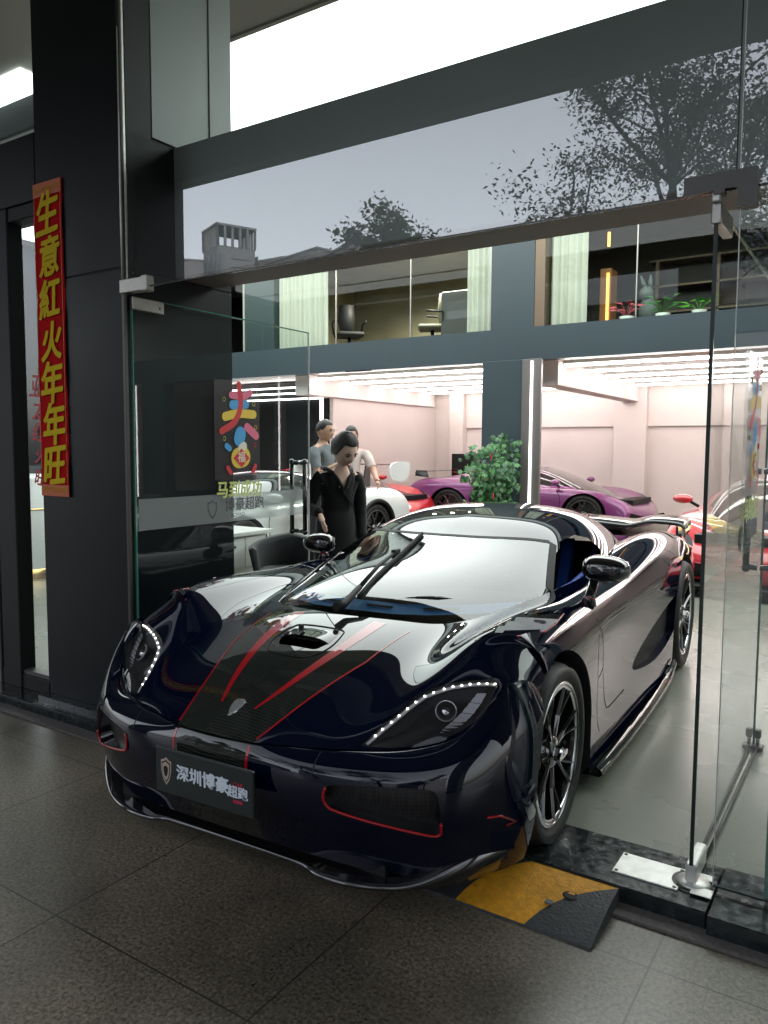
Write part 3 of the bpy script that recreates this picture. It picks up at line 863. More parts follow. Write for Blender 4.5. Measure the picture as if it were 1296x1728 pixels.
# bonnet scoop with its slot and two pins
sc = MB()
zh = lambda x, y: bm_full.ray_cast(Vector((x, y, 1.5)), Vector((0, 0, -1)))[0].z
V_ = []; nx, ny = 10, 16
for i in range(nx):
    for j in range(ny):
        u, v = i / (nx - 1), j / (ny - 1) * 2 - 1
        x = .30 - .10 * u; y = v * (.115 - .012 * u)
        z = zh(x, abs(y) + 1e-4) + .016 * (1 - u) ** 1.3 * (1 - abs(v) ** 4) + .001
        V_.append((x, y, z))
sc.add(V_, [(i * ny + j, i * ny + j + 1, (i + 1) * ny + j + 1, (i + 1) * ny + j) for i in range(nx - 1) for j in range(ny - 1)], CARBON, True)
ol = [(x, y, zh(x, abs(y)) + .002) for x, y in smooth_poly([(.42, 0), (.41, .09), (.33, .135), (.22, .125), (.18, .09), (.18, -.09), (.22, -.125), (.33, -.135), (.41, -.09)], 4)]
sc.tube([Vector(p) for p in ol], .0022, BLACKM, n=5, closed=True)
sc.build('bonnet_scoop', hero, False)
pn = MB()
for y in (-.085, .085):
    x = .205; z = zh(x, abs(y)); pn.lathe([(0, z + .012), (.008, z + .011), (.011, z + .006), (.012, z)], BLACKM, n=14, origin=(x, y, 0))
split_far(pn.build('bonnet_pin', hero, False))
# badge, a small shield
bd = MB(); bx = .705; sh = smooth_poly([(-.022, .026), (0, .032), (.022, .026), (.025, .0), (.016, -.028), (0, -.048), (-.016, -.028), (-.025, 0)], 4)
def onhood(a, b, off): 
    x = bx + (-b) * .95; z = zh(x, abs(a) + 1e-4); return (x, a, z + off)
for (k, off, mt) in ((1.0, .003, CHROME), (.86, .0045, pmat('badge_mesh', (.55, .56, .58), .35, metal=.9, noise=.5, nscale=300))):
    P_ = [onhood(a * k, b * k, off) for a, b in sh]; bd.add(P_ + [(p[0], p[1], p[2] - off - .002) for p in P_], [tuple(range(len(P_)))] + [(i, (i + 1) % len(P_), len(P_) + (i + 1) % len(P_), len(P_) + i) for i in range(len(P_))], mt)
bd.build('badge', hero, False)
# ------- splitter : one smooth lip swept round the nose, growing into a blade at each end
SP = [(.748, 0, .080), (.748, .12, .080), (.750, .26, .080), (.752, .33, .080), (.778, .37, .076), (.778, .47, .076), (.755, .58, .078), (.70, .69, .082), (.62, .79, .088), (.53, .87, .098), (.45, .92, .115), (.385, .935, .14)]
SPL = [Vector(p) for p in bs_curve(SP, 90)]; spm = MB()
sst = lambda a, b, x: (lambda t: t * t * (3 - 2 * t))(min(1, max(0, (x - a) / (b - a))))
for s_ in (1, -1):
    V_ = []
    for i, p in enumerate(SPL):
        f = i / (len(SPL) - 1); tn = SPL[min(i + 1, 89)] - SPL[max(i - 1, 0)]; inn = Vector((-tn.y, tn.x, 0)).normalized()
        if inn.x > 0 and inn.y > -.2: inn = -inn
        if inn.dot(Vector((-p.x - .3, -p.y, 0))) < 0: inn = -inn
        h_ = .015 + .085 * sst(.62, .90, f) - .03 * sst(.93, 1, f); o_ = .018 * sst(.6, .85, f)
        for (k, dz) in ((.02, -.004), (0, .0), (-.4 * o_, h_ * .30), (-o_, h_ * .62), (-.6 * o_ + .006, h_ * .92), (.016, h_), (.07 + .03 * sst(.6, .9, f), h_ + .012), (.20, h_ + .03)):
            q = p + inn * k; V_.append((q.x, q.y * s_, q.z + dz))
    n = len(SPL); F_ = [(i * 8 + k, i * 8 + k + 1, i * 8 + 9 + k, i * 8 + 8 + k) for i in range(n - 1) for k in range(7)] + [tuple((n - 1) * 8 + k for k in range(8))]
    spm.add(V_, F_, BLACKG, True)
split_far(spm.build('front_splitter', hero, False))
# side skirts
sk = MB()
for s_ in (1, -1):
    pr = [(0, .115), (.022, .10), (.028, .082), (.015, .07), (-.06, .07)]
    xs = np.linspace(-.47, -2.22, 24); V_ = []
    for i, x in enumerate(xs):
        f = i / 23; ex = .965 + .018 * math.sin(math.pi * f) + .012 * f
        up = .05 * max(0, (f - .88) / .12) 
        for a, b in pr: V_.append((x, (ex + a) * s_, b + up))
    sk.add(V_, [(i * 5 + k, i * 5 + k + 1, i * 5 + 6 + k, i * 5 + 5 + k) for i in range(23) for k in range(4)], CARBON, True)
split_far(sk.build('side_skirt', hero, False))
# wheel arch lips and liners, underbody
al = MB()
for s_ in (1, -1):
    for (cx, cz, rx, rz) in ARCH:
        V_ = []; n = 40; ys = .93
        for k in range(n + 1):
            a = math.pi * (k / n); x = cx + rx * math.cos(a); z = cz + rz * math.sin(a)
            if k in (0, n): z = .12
            hs_ = [b_.ray_cast(Vector((x + (.006 if x > cx else -.006), 1.5 * s_, z + .006)), Vector((0, -s_, 0)))[0] for b_ in ((bm_full, bm_b) if cx > -1 else (bm_full,))]
            hs_ = [abs(h_.y) for h_ in hs_ if h_ is not None and abs(h_.y) > .8]
            if hs_: ys = max(hs_)
            V_ += [(x, (ys + .002) * s_, z), (x * .985 + cx * .015, (ys - .02) * s_, z - .006), (x, .62 * s_, z)]
        al.add(V_, [(k * 3 + j, k * 3 + j + 1, k * 3 + 4 + j, k * 3 + 3 + j) for k in range(n) for j in range(2)], BLACKM, True)
split_far(al.build('wheel_arch_liner', hero, False))
ub = MB()
ub.box((-3.3, -.60, .10), (.70, .60, .14), BLACKM); ub.box((-2.2, -.90, .085), (-.44, .90, .13), BLACKM)
ub.box((-3.3, -.62, .14), (-2.0, .62, .60), BLACKM); ub.box((-.38, -.62, .14), (.38, .62, .50), BLACKM); ub.box((.38, -.66, .14), (.52, .66, .38), BLACKM)
ub.box((-3.40, -.9, .3), (-3.36, .9, .72), BLACKM)
ub.build('underbody', hero, False)
# wheels
for (cx, y, cz, R, Rr, w) in ((0, .950, .334, .334, .272, .265), (-2.662, .985, .3575, .3575, .276, .345)):
    for s_ in (1, -1): wheel(hero, cx, y * s_, cz, R, Rr, w, s_)
# mirrors
for s_, c in ((1, (-.70, .93, .928)), (-1, (-1.08, .885, .885))):
    mr = thing_part('wing_mirror', hero); m_ = MB()
    C_ = Vector((c[0], c[1] * s_, c[2])); V_ = []; nu, nv = 22, 12
    for j in range(nv + 1):
        th = math.pi * j / nv
        for i in range(nu):
            ph = 2 * math.pi * i / nu; x, y, z = math.cos(th), math.sin(th) * math.cos(ph), math.sin(th) * math.sin(ph)
            sgn = lambda a, p: math.copysign(abs(a) ** p, a)
            xx = sgn(x, .9) * (.075 if x > 0 else .035); yy = sgn(y, .8) * .108; zz = sgn(z, .8) * (.064 if z > 0 else .055) * (1 - .12 * y * s_)
            V_.append((C_.x + xx, C_.y + yy, C_.z + zz))
    m_.add(V_, [(j * nu + i, j * nu + (i + 1) % nu, (j + 1) * nu + (i + 1) % nu, (j + 1) * nu + i) for j in range(nv) for i in range(nu)], BLACKG, True)
    m_.build('housing', mr, False)
    g_ = MB(); g_.box((C_.x - .040, C_.y - .085, C_.z - .038), (C_.x - .034, C_.y + .085, C_.z + .038), CHROME, .002); g_.build('mirror_glass', mr, False)
    k_ = MB(); base = Vector((C_.x + .03, C_.y - .055 * s_, 0)); hb = bm_full.ray_cast(Vector((base.x, base.y, 1.5)), Vector((0, 0, -1)))[0].z
    k_.tube([(base.x + .02, base.y - .01 * s_, hb - .01), (base.x + .012, base.y - .005 * s_, hb + .03), (C_.x, C_.y - .05 * s_, C_.z - .04)], [.040, .024, .022], BLACKG, n=14, flat=.8)
    k_.tube([(base.x + .014, base.y - .006 * s_, hb + .022), (base.x + .013, base.y - .005 * s_, hb + .027)], [.0275, .0265], REDLINE, n=14)
    k_.build('stalk', mr, False)
# rear wing
wg = MB(); ys = [0, .2, .40, .50, .58, .66, .78, .87, .90, .905]; zs = [.905, .905, .893, .888, .905, .925, .925, .915, .89, .84]
for s_ in (1, -1):
    P_ = smooth_line([Vector((y, z)) for y, z in zip(ys, zs)], 5); V_ = []
    prof = [(.0, -.004), (.0, .010), (-.05, .022), (-.16, .030), (-.30, .040), (-.30, .034), (-.16, .008), (-.05, -.008)]
    for p in P_:
        for a, b in prof: V_.append((-2.98 + a, p.x * s_, p.y + b))
    m8 = len(prof)
    F_ = [(i * m8 + k, i * m8 + (k + 1) % m8, (i + 1) * m8 + (k + 1) % m8, (i + 1) * m8 + k) for i in range(len(P_) - 1) for k in range(m8)]
    F_.append(tuple((len(P_) - 1) * m8 + k for k in range(m8))); wg.add(V_, F_, CARBON, True)
wgo = wg.build('rear_wing', hero, False)
wr = MB()
for s_ in (1, -1):
    for y in (.12, .155): wr.box((-3.28, (y - .006) * s_, .945), (-2.99, (y + .006) * s_, .9465), REDLINE)
split_far(wr.build('wing_stripe', hero, False))
ws2 = MB()
for s_ in (1, -1):
    for y in (.84,): ws2.box((-3.25, (y - .008) * s_, .72), (-3.08, (y + .008) * s_, .90), BLACKG, .003)
split_far(ws2.build('wing_support', hero, False))
# cockpit
ck = MB()
ck.box((-2.0, -.66, .20), (-.15, .66, .24), DARKIN); ck.box((-2.02, -.62, .2), (-1.98, .62, .86), DARKIN)
ck.box((-.30, -.62, .2), (-.24, .62, .74), DARKIN)
for s_ in (1, -1): ck.box((-1.95, .64 * s_, .2), (-.35, .67 * s_, .765), DARKIN)
ck.build('cabin_tub', hero, False)
BLUED = pmat('blue_dash_edge', (.015, .20, .62), .5); dsh = MB(); V_ = []; n = 33
ysd = np.linspace(-.60, .60, n); xb = lambda y: np.interp(abs(y), [0, .2, .35, .5, .6], [-.025, -.045, -.125, -.29, -.44])
rowsd = [(.0, .772, 0), (-.085, .800, 0), (-.095, .803, 1), (-.25, .80, 1), (-.42, .79, 1), (-.50, .72, 1), (-.52, .55, 1)]
for (dx, z, k) in rowsd:
    for y in ysd: V_.append((xb(y) + dx, y, z - .02 * (abs(y) / .6) ** 2 + (.03 * math.exp(-((y - .3) / .16) ** 2) if k else 0)))
for i in range(len(rowsd) - 1):
    dsh.add([V_[j] for j in range(i * n, (i + 2) * n)], [(j, j + 1, n + j + 1, n + j) for j in range(n - 1)], BLUED if i == 0 else DARKIN, True)
for y0 in (-.40, -.18, .06, .30):
    P_ = [];
    for k in range(9): 
        y = y0 + .12 * k / 8; P_.append((xb(y) - .045, y, .792 - .02 * (abs(y) / .6) ** 2))
    dsh.tube([Vector(p) for p in P_], .011, BLACKM, n=6, flat=.35)
dsh.build('dashboard', hero, False)
for s_ in (1, -1):
    se = MB()
    pr = [(-.85, .32), (-.95, .30), (-1.25, .27), (-1.42, .30), (-1.55, .50), (-1.68, .78), (-1.72, .93), (-1.76, .93), (-1.74, .70), (-1.62, .35), (-1.5, .2), (-.85, .22)]
    for (y0, y1, mt) in ((.14, .20, BLUEIN), (.20, .42, DARKIN), (.42, .48, BLUEIN)):
        se.prism([(a, b + (.03 if mt is BLUEIN and a > -1.7 else 0)) for a, b in pr], y0 * s_, y1 * s_, mt, 'XZ')
    se.build('seat', hero, False)
sw = MB(); c_ = Vector((-.78, .33, .70)); ax = Vector((.92, 0, .38)).normalized(); u_ = Vector((0, 1, 0)); v_ = ax.cross(u_)
sw.tube([c_ + (u_ * math.cos(a) + v_ * math.sin(a)) * .165 for a in np.linspace(0, 2 * math.pi, 33)[:-1]], .014, BLACKM, n=8, closed=True)
sw.tube([c_ - u_ * .16, c_ + ax * -.0 + u_ * .16], .012, GREYTRIM, n=6); sw.tube([c_, c_ + ax * .25], .025, BLACKM, n=8)
sw.build('steering_wheel', hero, False)
dc = MB()
for s_ in (1, -1): dc.tube([(-1.80, .60 * s_, .93), (-1.5, .64 * s_, .80), (-1.1, .66 * s_, .775), (-.62, .66 * s_, .775)], .015, BLUEIN, n=8)
split_far(dc.build('door_trim', hero, False))
# wiper: one long arm standing up the windscreen
wp = MB()
wpt = pxs(bm_ws, [(583, 1030), (610, 1000), (640, 965), (670, 940), (710, 905)])
bl = [p + Vector((.012, .0, .028)) for p in wpt]
wp.tube([Vector((bl[0].x + .06, bl[0].y, bl[0].z - .0))] + bl[:2], [.020, .017, .012], BLACKM, n=8)
wp.tube(bl[1:4], [.010, .009, .008], BLACKM, n=8)
b2 = pxs(bm_ws, [(606, 1010), (640, 972), (675, 940), (713, 903)])
wp.tube([p + Vector((.004, 0, .008)) for p in smooth_line(b2, 5)], .008, BLACKM, n=8, flat=1.6)
wp.box(bl[3] - Vector((.03, .012, .03)), bl[3] + Vector((.03, .012, .012)), BLACKM, .004)
wp.build('wiper', hero, False)
# front plate panel with its shield and lettering
pl_px = [(263, 1264), (427, 1297), (427, 1378), (262, 1338)]
PLX = .905
def onplane(px, X):
    d_ = hdir(*px); t = (X - HO.x) / d_.x; return HO + d_ * t
A_, B_, C2_, D_ = [onplane(p, PLX) for p in pl_px]
ya, yb = (A_.y + D_.y) / 2, (B_.y + C2_.y) / 2; zt, zb = (A_.z + B_.z) / 2, (C2_.z + D_.z) / 2
print('PLATE', ya, yb, zt, zb)
lp = thing_part('number_plate', hero)
q = MB(); q.box((PLX - .012, ya, zb), (PLX, yb, zt), pmat('plate_black', (.012, .016, .015), .35), .004); q.build('plate_panel', lp, False)
WHT = pmat('plate_white', (.62, .68, .74), .5); GLD = pmat('plate_gold', (.42, .33, .27), .45); PRD = pmat('plate_red', (.35, .02, .05), .5)
def wtext(name, body, size, mat, parent, y, z, x, bold=0., xs=1., sh=0., fat=0.):
    o = HM @ Vector((x, y, z)); return text_obj(name, body, size, mat, parent, o, HM.to_3x3() @ Vector((0, 1, 0)), HM.to_3x3() @ Vector((0, 0, 1)), .0008, bold, 'CENTER', sh, xs, fat)
hw_ = (yb - ya); cz_ = (zt + zb) / 2
wtext('lettering', '深圳博豪', hw_ * .128, WHT, lp, ya + hw_ * .50, cz_ + .004, PLX + .001, .0005, 1.05, 0, .0011)
wtext('lettering', '超跑', hw_ * .10, WHT, lp, ya + hw_ * .855, cz_ - .006, PLX + .001, .0003, 1.0, 0, .0007)
wtext('lettering', 'CAR', hw_ * .045, PRD, lp, ya + hw_ * .86, cz_ + .022, PLX + .001, .0004, 1.1)
q = MB(); q.box((PLX + .0005, ya + hw_ * .81, cz_ - .040), (PLX + .0015, ya + hw_ * .90, cz_ - .029), PRD); q.build('red_mark', lp, False); q = MB()
sh2 = [(-.5, .42), (-.25, .46), (0, .56), (.25, .46), (.5, .42), (.48, 0), (.3, -.35), (0, -.56), (-.3, -.35), (-.48, 0)]
def shield(k, x, mt): q.prism([(ya + hw_ * .12 + a * hw_ * .11 * k, cz_ + b * hw_ * .20 * k) for a, b in sh2], x, x + .001, mt, 'YZ')
shield(1, PLX + .0002, GLD); shield(.82, PLX + .0010, BLACKM); shield(.70, PLX + .0016, GLD); shield(.42, PLX + .0022, BLACKM)
q.build('shield_emblem', lp, False)
# ------------------------------------------------------------------ place materials
def tilemat(name, c1, c2, jx, jy, ox, oy, jw, jcol, rough, nscale, speck, bump=.05, dirt=0.0, rough2=None):
    m, nt, b = newmat(name)
    tc = node(nt, 'ShaderNodeTexCoord'); sp = node(nt, 'ShaderNodeSeparateXYZ'); L(nt, tc.outputs['Object'], sp.inputs[0])
    def M_(op, a, b_=None, c_=None):
        n = node(nt, 'ShaderNodeMath', operation=op)
        for i, v in enumerate((a, b_, c_)):
            if v is None: continue
            if isinstance(v, (int, float)): n.inputs[i].default_value = v
            else: L(nt, v, n.inputs[i])
        return n.outputs[0]
    def edge(o, off, per):
        f = M_('FRACT', M_('DIVIDE', M_('SUBTRACT', o, off), per)); d = M_('MINIMUM', f, M_('SUBTRACT', 1.0, f)); return M_('LESS_THAN', M_('MULTIPLY', d, per), jw)
    j = M_('MAXIMUM', edge(sp.outputs[0], ox, jx), edge(sp.outputs[1], oy, jy))
    n1 = node(nt, 'ShaderNodeTexNoise'); n1.inputs['Scale'].default_value = nscale; n1.inputs['Detail'].default_value = 8; n1.inputs['Roughness'].default_value = .75
    L(nt, tc.outputs['Object'], n1.inputs['Vector'])
    rp = node(nt, 'ShaderNodeValToRGB'); e = rp.color_ramp.elements; e[0].position = .5 - speck; e[1].position = .5 + speck
    e[0].color = (*c1, 1); e[1].color = (*c2, 1); L(nt, n1.outputs[0], rp.inputs[0]); n1.inputs['Distortion'].default_value = .35
    # per-tile tone
    cell = node(nt, 'ShaderNodeCombineXYZ'); L(nt, M_('FLOOR', M_('DIVIDE', M_('SUBTRACT', sp.outputs[0], ox), jx)), cell.inputs[0]); L(nt, M_('FLOOR', M_('DIVIDE', M_('SUBTRACT', sp.outputs[1], oy), jy)), cell.inputs[1])
    wn = node(nt, 'ShaderNodeTexWhiteNoise'); L(nt, cell.outputs[0], wn.inputs['Vector'])
    n2 = node(nt, 'ShaderNodeTexNoise'); n2.inputs['Scale'].default_value = .9; n2.inputs['Detail'].default_value = 5; L(nt, tc.outputs['Object'], n2.inputs['Vector'])
    tone = M_('MULTIPLY_ADD', wn.outputs['Value'], .10, .95)
    if dirt:
        dm = node(nt, 'ShaderNodeMapRange'); dm.inputs[1].default_value = .38; dm.inputs[2].default_value = .62; dm.inputs[3].default_value = 1 - dirt; dm.inputs[4].default_value = 1.08
        L(nt, n2.outputs[0], dm.inputs[0]); tone = M_('MULTIPLY', tone, dm.outputs[0])
    sc_ = node(nt, 'ShaderNodeVectorMath', operation='SCALE'); L(nt, rp.outputs[0], sc_.inputs[0]); L(nt, tone, sc_.inputs['Scale'])
    mx = node(nt, 'ShaderNodeMix', data_type='RGBA'); L(nt, j, mx.inputs[0]); L(nt, sc_.outputs[0], mx.inputs[6]); mx.inputs[7].default_value = (*jcol, 1)
    L(nt, mx.outputs[2], b.inputs['Base Color'])
    mr = node(nt, 'ShaderNodeMapRange'); mr.inputs[1].default_value = .35; mr.inputs[2].default_value = .65; mr.inputs[3].default_value = rough; mr.inputs[4].default_value = rough2 or rough + .15
    L(nt, n2.outputs[0], mr.inputs[0]); L(nt, mr.outputs[0], b.inputs['Roughness'])
    h = M_('SUBTRACT', M_('MULTIPLY', n1.outputs[0], .25), M_('MULTIPLY', j, 1.0))
    bp = node(nt, 'ShaderNodeBump'); bp.inputs['Strength'].default_value = bump; bp.inputs['Distance'].default_value = .004; L(nt, h, bp.inputs['Height']); L(nt, bp.outputs[0], b.inputs['Normal'])
    return m
GRANITE = tilemat('granite_paving', (.042, .033, .024), (.31, .262, .195), .83, .80, -.51, 2.21, .003, (.028, .025, .02), .26, 84, .145, .05, .58)
BLKGRAN = pmat('black_granite', (.012, .016, .017), .22, noise=.5, nscale=30, coat=.3, rvar=.08)
FLOORM = tilemat('floor_tile', (.185, .19, .155), (.20, .205, .17), 1.2, 1.2, -.50, 2.79, .0018, (.14, .14, .125), .24, 5, .45, .0, .03, .30)
ASPH = pmat('asphalt', (.045, .045, .047), .85, noise=.3, nscale=40, bump=.4, bscale=120)
CLAD = pmat('charcoal_cladding', (.0055, .0075, .0095), .42, spec=.18, noise=.06, nscale=2, rvar=.05)
CLAD2 = pmat('grey_side_cladding', (.27, .30, .285), .38, noise=.08, nscale=1.2, rvar=.05)
TEAL = pmat('slate_blue_panel', (.036, .054, .064), .38, noise=.04, nscale=1.5)
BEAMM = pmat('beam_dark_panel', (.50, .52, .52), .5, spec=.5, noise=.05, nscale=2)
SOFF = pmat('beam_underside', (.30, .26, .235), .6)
PINK = pmat('pale_pink_wall', (.68, .61, .58), .55, noise=.02, nscale=2)
PINKC = pmat('ceiling_pink_white', (.78, .70, .67), .6)
WHITEW = pmat('white_wall', (.70, .72, .70), .6)
CEILB = pmat('taupe_ceiling', (.30, .28, .255), .6)
SOFFIT = pmat('arcade_soffit', (.38, .39, .39), .7, noise=.1, nscale=.8)
PANE = glassmat('clear_pane', (.90, .95, .935), 1.50, 1.5, alpha_add=.01)
PANE2 = glassmat('upper_pane', (.86, .92, .90), 1.50, 4.4, alpha_add=.04)
PANE3 = glassmat('mezzanine_pane', (.88, .94, .89), 1.45, .9)
GEDGE = pmat('green_glass_edge', (.05, .20, .145), .15, spec=.8)
DEDGE = pmat('dark_glass_edge', (.010, .02, .018), .2)
STEEL = pmat('brushed_steel', (.42, .40, .37), .38, metal=1, noise=.1, nscale=90)
STEELD = pmat('dark_steel', (.10, .095, .09), .42, metal=.9)
STEELP = pmat('steel_plate', (.66, .66, .62), .42, metal=.6, noise=.12, nscale=25)
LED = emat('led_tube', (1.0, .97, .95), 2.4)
LEDP = emat('pink_led_tube', (1.0, .92, .89), 6.4)
CEILL = emat('luminous_ceiling', (.93, 1.0, .975), 1.25)
CURT = pmat('pale_green_curtain', (.58, .57, .50), .85)
BRONZE = pmat('bronze_frame', (.18, .13, .09), .4, metal=.5)
FROST, _fn, _fb = newmat('frosted_band'); _fn.nodes.remove(_fb)
_ft = node(_fn, 'ShaderNodeBsdfTransparent'); _ft.inputs[0].default_value = (.8, .84, .83, 1); _fd = node(_fn, 'ShaderNodeBsdfDiffuse'); _fd.inputs[0].default_value = (.62, .66, .65, 1); _fg = node(_fn, 'ShaderNodeBsdfTranslucent'); _fg.inputs[0].default_value = (.62, .66, .65, 1)
_fm = node(_fn, 'ShaderNodeMixShader'); _fm2 = node(_fn, 'ShaderNodeMixShader'); L(_fn, _fd.outputs[0], _fm.inputs[1]); L(_fn, _fg.outputs[0], _fm.inputs[2]); _fm2.inputs[0].default_value = .62
L(_fn, _ft.outputs[0], _fm2.inputs[1]); L(_fn, _fm.outputs[0], _fm2.inputs[2]); L(_fn, _fm2.outputs[0], _fn.nodes['Material Output'].inputs[0])
DROOM = pmat('dark_room_wall', (.05, .042, .036), .5, noise=.2, nscale=2)
KHAKI = pmat('khaki_wall', (.36, .33, .22), .6, noise=.15, nscale=1.5)
WHITED = pmat('white_desk', (.68, .69, .66), .35)

# ------------------------------------------------------------------ the ground and the floor
m = MB(); m.box((-60, -40, -.10), (40, 2.5, -.06), GRANITE); struct(m.build('pavement'))
m = MB(); m.box((-200, -220, -.22), (200, -18, -.12), ASPH); struct(m.build('road'))
m = MB(); m.box((-60, -17.9, -.2), (40, -12.2, -.052), pmat('kerb_stone', (.25, .25, .24), .7)); struct(m.build('kerb'))
m = MB(); m.box((-14.6, 2.79, -.08), (8, 16, 0.0), FLOORM); struct(m.build('floor'))
m = MB(); m.box((-14.6, 2.476, -.10), (-.405, 2.79, .004), BLKGRAN, .004); m.box((-.40, 2.45, -.10), (8, 2.786, .010), BLKGRAN, .004); struct(m.build('threshold'))
m = MB(); m.box((-14.6, 2.40, -.059), (8, 2.476, -.050), pmat('mortar', (.10, .09, .085), .9, noise=.3, nscale=60)); struct(m.build('mortar_joint'))
# ------------------------------------------------------------------ walls and ceilings
m = MB(); m.box((-14.6, 15.5, 0), (8, 15.7, 6), PINK)
for x0, x1 in ((-8.24, -7.9), (-4.57, -3.94), (-12.9, -12.4), (1.0, 1.6)): m.box((x0, 15.30, 0), (x1, 15.5, 2.75), PINK, .004)
for x0, x1 in ((-7.9, -4.57), (-3.94, 1.0), (1.6, 8)): m.box((x0, 15.44, 1.92), (x1, 15.5, 2.75), PINK, .006)
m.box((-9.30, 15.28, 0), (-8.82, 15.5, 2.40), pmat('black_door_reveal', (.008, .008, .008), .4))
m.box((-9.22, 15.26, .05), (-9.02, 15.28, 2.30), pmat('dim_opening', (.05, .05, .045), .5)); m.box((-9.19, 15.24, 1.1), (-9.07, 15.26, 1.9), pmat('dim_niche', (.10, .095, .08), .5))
struct(m.build('back_wall'))
m = MB(); m.box((-14.7, 2.8, 0), (-14.6, 15.5, 6), CLAD); m.box((8, 2.8, 0), (8.1, 15.5, 6), WHITEW); struct(m.build('side_wall'))
m = MB(); m.box((-14.6, 11.6, 0), (-8.78, 11.75, 2.72), pmat('smoked_glass_wall', (.018, .020, .020), .12, coat=1, noise=.1, nscale=1)); m.box((-8.80, 11.6, 0), (-8.70, 15.5, 2.72), PINK); struct(m.build('dark_partition_wall'))
m = MB(); m.box((-14.6, 10.52, 2.75), (8, 15.5, 2.85), PINKC); struct(m.build('mezzanine_ceiling'))
m = MB(); m.box((-14.6, 3.25, 5.41), (8, 5.75, 5.5), CEILB); m.box((-14.6, 10.4, 5.41), (8, 15.5, 5.5), CEILB); m.box((-14.6, 5.75, 5.46), (8, 10.4, 5.5), CEILB); struct(m.build('ceiling'))
t = thing('ceiling_light', 'huge white luminous ceiling panel glowing above the double-height showroom', 'ceiling light', (-4, 8, 5.4))
m = MB(); m.box((-14, 5.75, 5.40), (7.5, 10.35, 5.44), CEILL); m.build('diffuser', t)
m = MB(); m.box((-14, 4.95, 5.392), (-7.8, 5.70, 5.402), CEILL); m.build('diffuser', t)
m = MB(); m.box((-14.1, 5.70, 5.385), (7.6, 5.75, 5.45), CEILB); m.box((-14.1, 10.35, 5.385), (7.6, 10.4, 5.45), CEILB); m.build('frame', t)
# mezzanine front
t = thing('mezzanine_parapet', 'slate blue parapet band of the mezzanine across the back of the showroom', 'parapet', (-4, 10.5, 2.73))
m = MB(); m.box((-14.6, 10.5, 2.73), (8, 10.7, 3.20), TEAL); m.build('fascia_panel', t)
m = MB(); m.box((-7.6, 10.46, 2.715), (-7.1, 10.5, 2.735), BLACKM); m.build('ceiling_vent', t)
m = MB(); m.box((-14.6, 10.7, 2.86), (8, 15.5, 3.0), DROOM); struct(m.build('mezzanine_floor'))
def pane(name, label, a, b, mat, edge=None, grp=None, cat='glass panel', ew=.0):
    t = thing(name, label, cat, ((a[0] + b[0]) / 2, (a[1] + b[1]) / 2, min(a[2], b[2])), 0, grp)
    m = MB(); m.box(a, b, mat); m.build('glass', t)
    return t
def sheet(mb, x0, x1, y, z0, z1, mat): mb.add([(x0, y, z0), (x1, y, z0), (x1, y, z1), (x0, y, z1)], [(0, 1, 2, 3)], mat)
def sheetx(mb, x, y0, y1, z0, z1, mat): mb.add([(x, y0, z0), (x, y1, z0), (x, y1, z1), (x, y0, z1)], [(0, 1, 2, 3)], mat)
upx = [(-10.16, -7.86, 'above the desk'), (-7.86, -6.40, 'in front of the office chair'), (-6.40, -5.02, 'in front of the grey cabinet'), (-4.30, -2.90, 'in front of the amber lamp'), (-2.90, -.6, 'in front of the two green plants'), (-.6, 3, 'beyond the open right door')]
for x0, x1, s_ in upx:
    t = thing('mezzanine_glass', 'clear upper-floor glass panel on the mezzanine, ' + s_, 'glass panel', ((x0 + x1) / 2, 10.56, 3.2), 0, 'glass panels along the mezzanine')
    m = MB(); sheet(m, x0 + .006, x1 - .006, 10.56, 3.20, 4.95, PANE3); m.build('glass', t)
    m = MB(); m.box((x1 - .008, 10.55, 3.2), (x1 + .008, 10.57, 4.95), STEEL); m.build('seam', t)
m = MB(); m.box((-14.6, 10.50, 4.95), (8, 10.7, 5.4), pmat('upper_band', (.52, .58, .56), .5)); struct(m.build('upper_wall'))
# rooms upstairs
m = MB()
m.box((-9.6, 13.4, 3.0), (-4.95, 13.5, 4.9), KHAKI); m.box((-9.6, 10.7, 3.0), (-9.5, 13.4, 4.9), KHAKI); m.box((-4.95, 10.7, 3.0), (-4.85, 13.5, 4.9), KHAKI)
m.box((-9.6, 10.7, 4.86), (-4.85, 13.5, 4.93), KHAKI)
m.box((-4.3, 13.0, 3.0), (3, 13.1, 4.9), DROOM); m.box((-4.35, 10.7, 3.0), (-4.3, 13.0, 4.9), DROOM); m.box((-4.3, 10.7, 4.86), (3, 13.0, 4.93), DROOM)
for i in range(6): m.box((-3.2 + i * .9, 12.7, 3.3), (-3.15 + i * .9, 13.0, 4.4), BRONZE)
for z in (3.6, 4.0, 4.4): m.box((-3.3, 12.7, z), (2.0, 13.0, z + .03), BRONZE)
m.box((-2.4, 12.9, 3.7), (-1.9, 12.98, 4.2), pmat('dull_red_panel', (.10, .012, .012), .5))
m.box((-6.5, 12.9, 3.3), (-5.0, 13.0, 4.5), pmat('dark_shelf', (.02, .02, .022), .5))
struct(m.build('upstairs_wall'))
